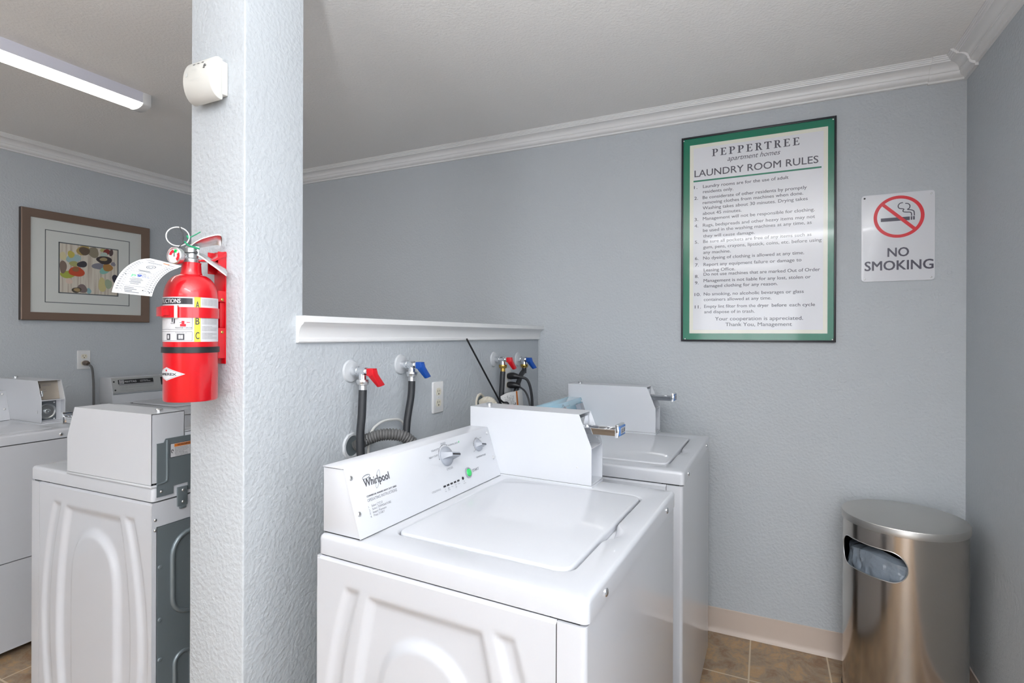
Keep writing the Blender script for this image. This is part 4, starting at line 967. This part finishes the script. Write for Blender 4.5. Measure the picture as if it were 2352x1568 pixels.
mb.loft(L_).build('strap_keeper', M['ivory'], fe)
# wall bracket (red channel between bottle and post)
bw = lambda p: Vector((p[0]-AX.x, p[1]-AX.y, p[2]-ZB))
mb = MB(); mb.box(-1.170, -1.130, 0.8315, 0.834, 1.262, 1.522, bw)
for z0_, z1_ in ((1.275, 1.345), (1.405, 1.430), (1.47, 1.520)): mb.box(-1.134, -1.131, 0.814, 0.833, z0_, z1_, bw); mb.box(-1.169, -1.166, 0.814, 0.833, z0_, z1_, bw)
mb.box(-1.164, -1.136, 0.822, 0.833, 1.345, 1.405, bw); mb.box(-1.160, -1.140, 0.818, 0.833, 1.28, 1.30, bw)
mb.prism([(0.833, 1.520), (0.800, 1.499), (0.770, 1.495), (0.770, 1.491), (0.800, 1.494), (0.833, 1.510)], 'x', -1.166, -1.128, bw)
br_ = mb.build('wall_bracket', M['red'], fe, bevel=0.001)
for z in (1.41, 1.335): screw(br_, frame(bw((-1.131, 0.824, z)), (0, 1, 0), (0, 0, 1), (1, 0, 0)), 0.0035, 0.002, M['brass'])
# valve
mb = MB(); mb.lathe([(0.017, 0.303), (0.017, 0.312), (0.0135, 0.314), (0.0135, 0.336), (0.010, 0.340), (0.0005, 0.340)], 28)
mb.box(-0.004, 0.015, -0.008, 0.008, 0.322, 0.341, lambda p: RD*p[0]+VD*p[1]+Vector((0, 0, p[2])))
vb = mb.build('valve', M['steel'], fe, bevel=0.0008)
def strip(path, w0, w1, th, name, mt, cup=0.0, tilt=0.0):
    P = catmull(path, 8); L_ = []; n = len(P)
    for i, p in enumerate(P):
        t = i/(n-1); w = w0+(w1-w0)*sin(min(1, t*1.3)*pi/2)
        if t > 0.9: w *= sqrt(max(0.05, 1-((t-0.9)/0.1)**2))
        a, z = p.x, p.z; d = p.y
        tl_ = tilt*min(1.0, t*2.2+0.15)
        q = lambda k, dz: fl(a, d+w*k, z+dz+tl_*w*k)
        L_.append([q(-1, -cup), q(-0.5, 0), q(0.5, 0), q(1, -cup), q(1, -cup-th), q(0.5, -th), q(-0.5, -th), q(-1, -cup-th)])
    return MB().loft(L_).build(name, mt, fe, smooth=60)
strip([(-0.006, 0, 1.5240), (0.008, 0, 1.534), (0.030, 0, 1.543), (0.050, 0, 1.549), (0.060, 0, 1.547)], 0.006, 0.0125, 0.0018, 'squeeze_lever', M['satin'], 0.004, 0.75)
strip([(0.002, 0, 1.514), (0.020, 0, 1.509), (0.045, 0, 1.493), (0.062, 0, 1.480), (0.071, 0, 1.473)], 0.007, 0.0125, 0.0018, 'carry_handle', M['satin'], 0.003, -0.7)
gc = fl(-0.031, 0.022, 1.499); gd = (VD*0.74-RD*0.67).normalized(); gx = Vector((-gd.y, gd.x, 0)); T = frame(gc, gx, (0, 0, 1), gd)
mb = MB().lathe([(0.0005, -0.010), (0.0175, -0.010), (0.0185, -0.006), (0.0185, 0.002), (0.0165, 0.0035), (0.0155, 0.001)], 36, T=T, cap1=False); mb.tube([fl(-0.010, 0.004, 1.503), gc-gd*0.009], 0.006, 12)
g_ = mb.build('pressure_gauge', M['satin'], fe)
mb = MB().use(M['gaugeface']).lathe([(0.0158, 0.0002), (0.0005, 0.0004)], 30, T=T)
mb.use(M['nosmokered'])
for a0_, a1_ in ((100, 170), (-60, 30)):
    b = len(mb.v)
    for j in range(9):
        a = radians(a0_+(a1_-a0_)*j/8); mb.v += [tuple(T((q*cos(a), q*sin(a), 0.0008))) for q in (0.007, 0.0135)]
    for j in range(8): mb.face((b+2*j, b+2*j+1, b+2*j+3, b+2*j+2))
mb.use(M['greentab']); b = len(mb.v)
for j in range(7):
    a = radians(55+35*j/6); mb.v += [tuple(T((q*cos(a), q*sin(a), 0.0008))) for q in (0.007, 0.0135)]
for j in range(6): mb.face((b+2*j, b+2*j+1, b+2*j+3, b+2*j+2))
mb.use(M['ink']).box(-0.0008, 0.0008, -0.002, 0.010, 0.001, 0.0015, T)
mb.build('gauge_dial', None, g_, smooth=0)
MB().tube([fl(-0.0255+0.0215*cos(radians(a)), 0.010+0.004*cos(radians(a)), 1.5425+0.0205*sin(radians(a))) for a in range(0, 360, 12)], 0.0013, 8, closed=True).build('pull_ring', M['plate'], fe)
mb = MB().tube([fl(-0.006, 0.006, 1.523), fl(0.006, 0.008, 1.5235), fl(0.016, 0.010, 1.519)], 0.0014, 8)
mb.tube(catmull([fl(-0.013, 0.013, 1.533), fl(-0.007, 0.013, 1.526), fl(0.0, 0.012, 1.523), fl(0.010, 0.011, 1.519)], 5), 0.0017, 8)
mb.tube(catmull([fl(-0.006, 0.012, 1.541), fl(-0.002, 0.012, 1.543), fl(0.008, 0.011, 1.550), fl(0.017, 0.010, 1.557)], 5), 0.0012, 8)
mb.tube([fl(-0.008, 0.012, 1.546), fl(-0.004, 0.0125, 1.539)], 0.0026, 8); mb.build('green_seal', M['greentie'], fe)
MB().tube(catmull([fl(-0.022, 0.014, 1.564), fl(-0.016, 0.016, 1.548), fl(-0.016, 0.018, 1.530), fl(-0.023, 0.018, 1.517), fl(-0.017, 0.018, 1.5085), fl(0.006, 0.013, 1.510)], 6), 0.0010, 6).build('cord_loop', M['dark'], fe)
MB().lathe([(0.004, 0), (0.004, 0.002), (0.0015, 0.0025), (0.0015, 0.001), (0.0005, 0.001)], 14, T=frame(fl(0.0085, 0.0105, 1.5105), RD, (0, 0, 1), VD)).build('rivet', M['dark'], fe)
# inspection tag
def tg(u, v):  # u across, v from top down 0..1
    tl, tr, bl, br2 = Vector((-0.078, 0.045, 1.4885)), Vector((-0.012, 0.052, 1.4735)), Vector((-0.1345, 0.070, 1.4125)), Vector((-0.0685, 0.075, 1.4065))
    p = tl*(1-u)*(1-v)+tr*u*(1-v)+bl*(1-u)*v+br2*u*v
    k = 4*v*(1-v); return fl(p.x-0.009*k, p.y+0.010*k, p.z+0.0095*k)
mb = MB().use(M['tag']); n = 14
UV = [[(min(1, max(0, i/10)), j/n) for i in range(11)] for j in range(n+1)]
for row in UV:
    for u, v in row:
        if v < 0.08: u = 0.08+0.84*u if v < 0.001 else 0.03+0.94*u
        mb.v.append(tuple(tg(u, v)))
for j in range(n):
    for i in range(10): mb.face((j*11+i, j*11+i+1, (j+1)*11+i+1, (j+1)*11+i))
tgo = mb.build('inspection_tag', None, fe)
mb = MB(); NV = (VD*0.75+Vector((0, 0, 0.6)))*0.0006
def tq(u0_, u1_, v0_, v1_, k=4):
    b = len(mb.v)
    for j in range(k+1):
        v = v0_+(v1_-v0_)*j/k; mb.v += [tuple(tg(u0_, v)+NV), tuple(tg(u1_, v)+NV)]
    for j in range(k): mb.face((b+2*j, b+2*j+1, b+2*j+3, b+2*j+2))
mb.use(M['greyink'])
for u in (0.14, 0.22, 0.76, 0.84, 0.92): tq(u, u+0.006, 0.2, 0.97, 10)
for v in (0.20, 0.50, 0.58, 0.84): tq(0.22, 0.76, v, v+0.006, 1)
for i in range(16):
    v = 0.22+0.046*i; tq(0.06, 0.12, v, v+0.016, 1); tq(0.86, 0.90, v, v+0.016, 1); tq(0.945, 0.98, v, v+0.022, 1); tq(0.16, 0.20, v, v+0.01, 1); tq(0.78, 0.82, v, v+0.01, 1)
for v, a, b in ((0.10, 0.12, 0.34), (0.12, 0.72, 0.90), (0.165, 0.25, 0.62), (0.45, 0.32, 0.62), (0.47, 0.36, 0.66), (0.54, 0.40, 0.60), (0.67, 0.34, 0.60), (0.70, 0.30, 0.64), (0.73, 0.34, 0.60), (0.755, 0.32, 0.62), (0.785, 0.36, 0.58), (0.87, 0.26, 0.50), (0.90, 0.26, 0.58), (0.93, 0.28, 0.48), (0.955, 0.30, 0.66)): tq(a, b, v, v+0.014, 1)
for k_ in range(18):
    a = 2*pi*k_/18; tq(0.49+0.10*cos(a), 0.52+0.10*cos(a), 0.31+0.055*sin(a), 0.325+0.055*sin(a), 1); tq(0.49+0.05*cos(a), 0.51+0.05*cos(a), 0.315+0.028*sin(a), 0.325+0.028*sin(a), 1)
mb.use(M['ink'])
for u, v in ((0.87, 0.27), (0.12, 0.60), (0.72, 0.90), (0.90, 0.93)): tq(u, u+0.03, v, v+0.02, 1)
mb.use(M['greentab']).text('p', lambda u, v: tg(0.29+u, 0.635-v)+NV*1.3, 0.10, 0.06, bold=0.04); mb.use(M['navy']).text('9', lambda u, v: tg(0.42+u, 0.635-v)+NV*1.3, 0.10, 0.06, bold=0.04)
mb.text('FIRE', lambda u, v: tg(0.55+u, 0.598-v)+NV*1.3, 0.08, 0.018); mb.text('PROTECTION', lambda u, v: tg(0.55+u, 0.632-v)+NV*1.3, 0.19, 0.018, bold=0.02)
mb.use(M['orange']); tq(0.56, 0.72, 0.085, 0.11, 1)
mb.build('tag_print', None, tgo, smooth=0)

# ------------------------------------------------------------------ ceiling lights
def fixture(name, label, L, dm, locn, rz, k=1.0):
    r = empty(name, locn, rz, label, 'ceiling light', 'fluorescent ceiling lights')
    r.scale = (k*1.25 if k > 1 else 1, 1, k)
    # local: runs along y, hangs down from z=0
    MB().prism([(-0.030, 0), (0.050, 0), (0.0505, -0.046), (-0.049, -0.046), (-0.0485, 0)], 'y', -L/2, L/2).build('housing', M['housing'], r, smooth=20)
    pr = [(-0.0475, -0.044), (0.049, -0.044)]+[(0.049*cos(radians(a)), -0.045-0.017*sin(radians(a))) for a in range(12, 170, 12)]
    MB().prism(pr, 'y', -L/2+0.004, L/2-0.022, None).build('diffuser', dm, r)
    for s_ in (-1, 1):
        y0_, y1_ = (L/2-0.022, L/2+0.012) if s_ > 0 else (-L/2-0.012, -L/2+0.004)
        pr2 = [(-0.0495, 0), (0.0515, 0), (0.0515, -0.046)]+[(0.0515*cos(radians(a)), -0.046-0.019*sin(radians(a))) for a in range(12, 170, 12)]+[(-0.0495, -0.046)]
        MB().prism(pr2, 'y', y0_, y1_).build('end_cap', M['plate'], r, bevel=0.001)
    return r
fixture('fluorescent_light', 'long white fluorescent fixture on the ceiling, lit, left of the post', 1.20, M['diffuser'], (-2.506, 0.832, ZC), 0)
fixture('fluorescent_light', 'added lit fluorescent fixture on the unseen ceiling behind the camera', 1.20, M['diffuser2'], (0.05, -0.62, ZC), radians(90), 1.7)  # unseen fixture added behind the camera, widened for the sign glare
fixture('fluorescent_light', 'added lit fluorescent fixture further back on the unseen ceiling', 1.20, M['diffuser2'], (-0.40, -2.90, ZC), radians(90), 1.7)  # second unseen fixture, added for more light from above

# ------------------------------------------------------------------ stainless bin in the corner
TC = Vector((0.455, 2.366, 0)); TR_ = 0.186
tb = empty('trash_can', TC, 0, 'round stainless steel trash can with an oval side opening in the right corner', 'trash can')
AZC, HWA, ZO, HZ = radians(-136), radians(39.5), 0.5465, 0.0525
def sdf(az, z):  # stadium in metres on the surface
    u = (az-AZC)*TR_; hw = HWA*TR_-HZ
    return hypot(max(0, abs(u)-hw), z-ZO)-HZ
na = 360; zs = [0.02+0.0*i for i in range(1)]+[0.15, 0.30, 0.44]+[0.46+0.0035*i for i in range(49)]+[0.640, 0.662]
mb = MB().use(M['bin']); idx = {}
for j, z in enumerate(zs):
    for i in range(na):
        az = radians(i-180.0); zz = z; d = sdf(az, z)
        if abs(d) < 0.0026 and 0.45 < z < 0.64:
            for _ in range(3):
                e_ = 1e-4; gx_ = (sdf(az+e_/TR_, zz)-sdf(az-e_/TR_, zz))/(2*e_); gz_ = (sdf(az, zz+e_)-sdf(az, zz-e_))/(2*e_); d = sdf(az, zz)
                az -= d*gx_/TR_; zz -= d*gz_
        mb.v.append((TR_*cos(az), TR_*sin(az), zz))
def cen(i, j): return sdf(radians(i+0.5-180.0), (zs[j]+zs[j+1])/2)
for j in range(len(zs)-1):
    for i in range(na):
        if cen(i, j) < 0: continue
        k = (i+1) % na; mb.face((j*na+i, j*na+k, (j+1)*na+k, (j+1)*na+i))
mb.use(M['gap']).lathe([(TR_-0.004, 0.03), (TR_-0.004, 0.44)], 60, cap0=True, cap1=False)
mb.use(M['gap']).lathe([(TR_-0.003, 0.66), (0.0005, 0.6601)], 60)
body = mb.build('body', None, tb, smooth=40)
rim = []
hw = HWA*TR_-HZ
for j in range(96):
    t = j/96*(4*hw+2*pi*HZ)
    if t < 2*hw: u, z = -hw+t, ZO-HZ
    elif t < 2*hw+pi*HZ: a = (t-2*hw)/HZ-pi/2; u, z = hw+HZ*cos(a), ZO+HZ*sin(a)
    elif t < 4*hw+pi*HZ: u, z = hw-(t-2*hw-pi*HZ), ZO+HZ
    else: a = (t-4*hw-pi*HZ)/HZ+pi/2; u, z = -hw+HZ*cos(a), ZO+HZ*sin(a)
    az = AZC+u/TR_; rim.append((TR_*cos(az), TR_*sin(az), z))
MB().tube(rim, 0.0016, 8, closed=True).build('opening_rim', M['satin'], tb)
MB().lathe([(TR_-0.01, 0), (TR_+0.003, 0), (TR_+0.003, 0.016), (TR_, 0.02)], 72).build('base_ring', M['dark'], tb)
MB().lathe([(0.1885, 0.6545), (0.1905, 0.655), (0.1910, 0.678), (0.1895, 0.6805), (0.17, 0.6845), (0.12, 0.6905), (0.06, 0.6945), (0.0005, 0.696)], 96).build('lid', M['binlid'], tb)
mb = MB(); rr2 = random.Random(2); nu, nv = 60, 26
from mathutils import noise as NZ
for j in range(nv+1):
    for i in range(nu+1):
        az = radians(-205+140*i/nu); tv = j/nv
        topz = 0.5600+0.006*sin(az*5+1)+0.012*cos((az-AZC)*1.3)
        z = 0.40+(topz-0.40)*tv; n_ = NZ.noise(Vector((az*4.5, z*18, 0.3)))*0.016+NZ.noise(Vector((az*14, z*30, 3.3)))*0.009+abs(NZ.noise(Vector((az*9, z*12, 7.3))))*0.010
        r = 0.171-0.012*tv+n_*(0.4+0.6*(1-tv))
        if tv > 0.92: r -= (tv-0.92)*0.35
        r = min(r, 0.1795)
        mb.v.append((r*cos(az), r*sin(az), z))
for j in range(nv):
    for i in range(nu): mb.face((j*(nu+1)+i, j*(nu+1)+i+1, (j+1)*(nu+1)+i+1, (j+1)*(nu+1)+i))
tag(mb.build('bin_liner', M['bag'], None, loc=TC), 'grey plastic bag lining the stainless trash can, seen through its opening', 'bag')
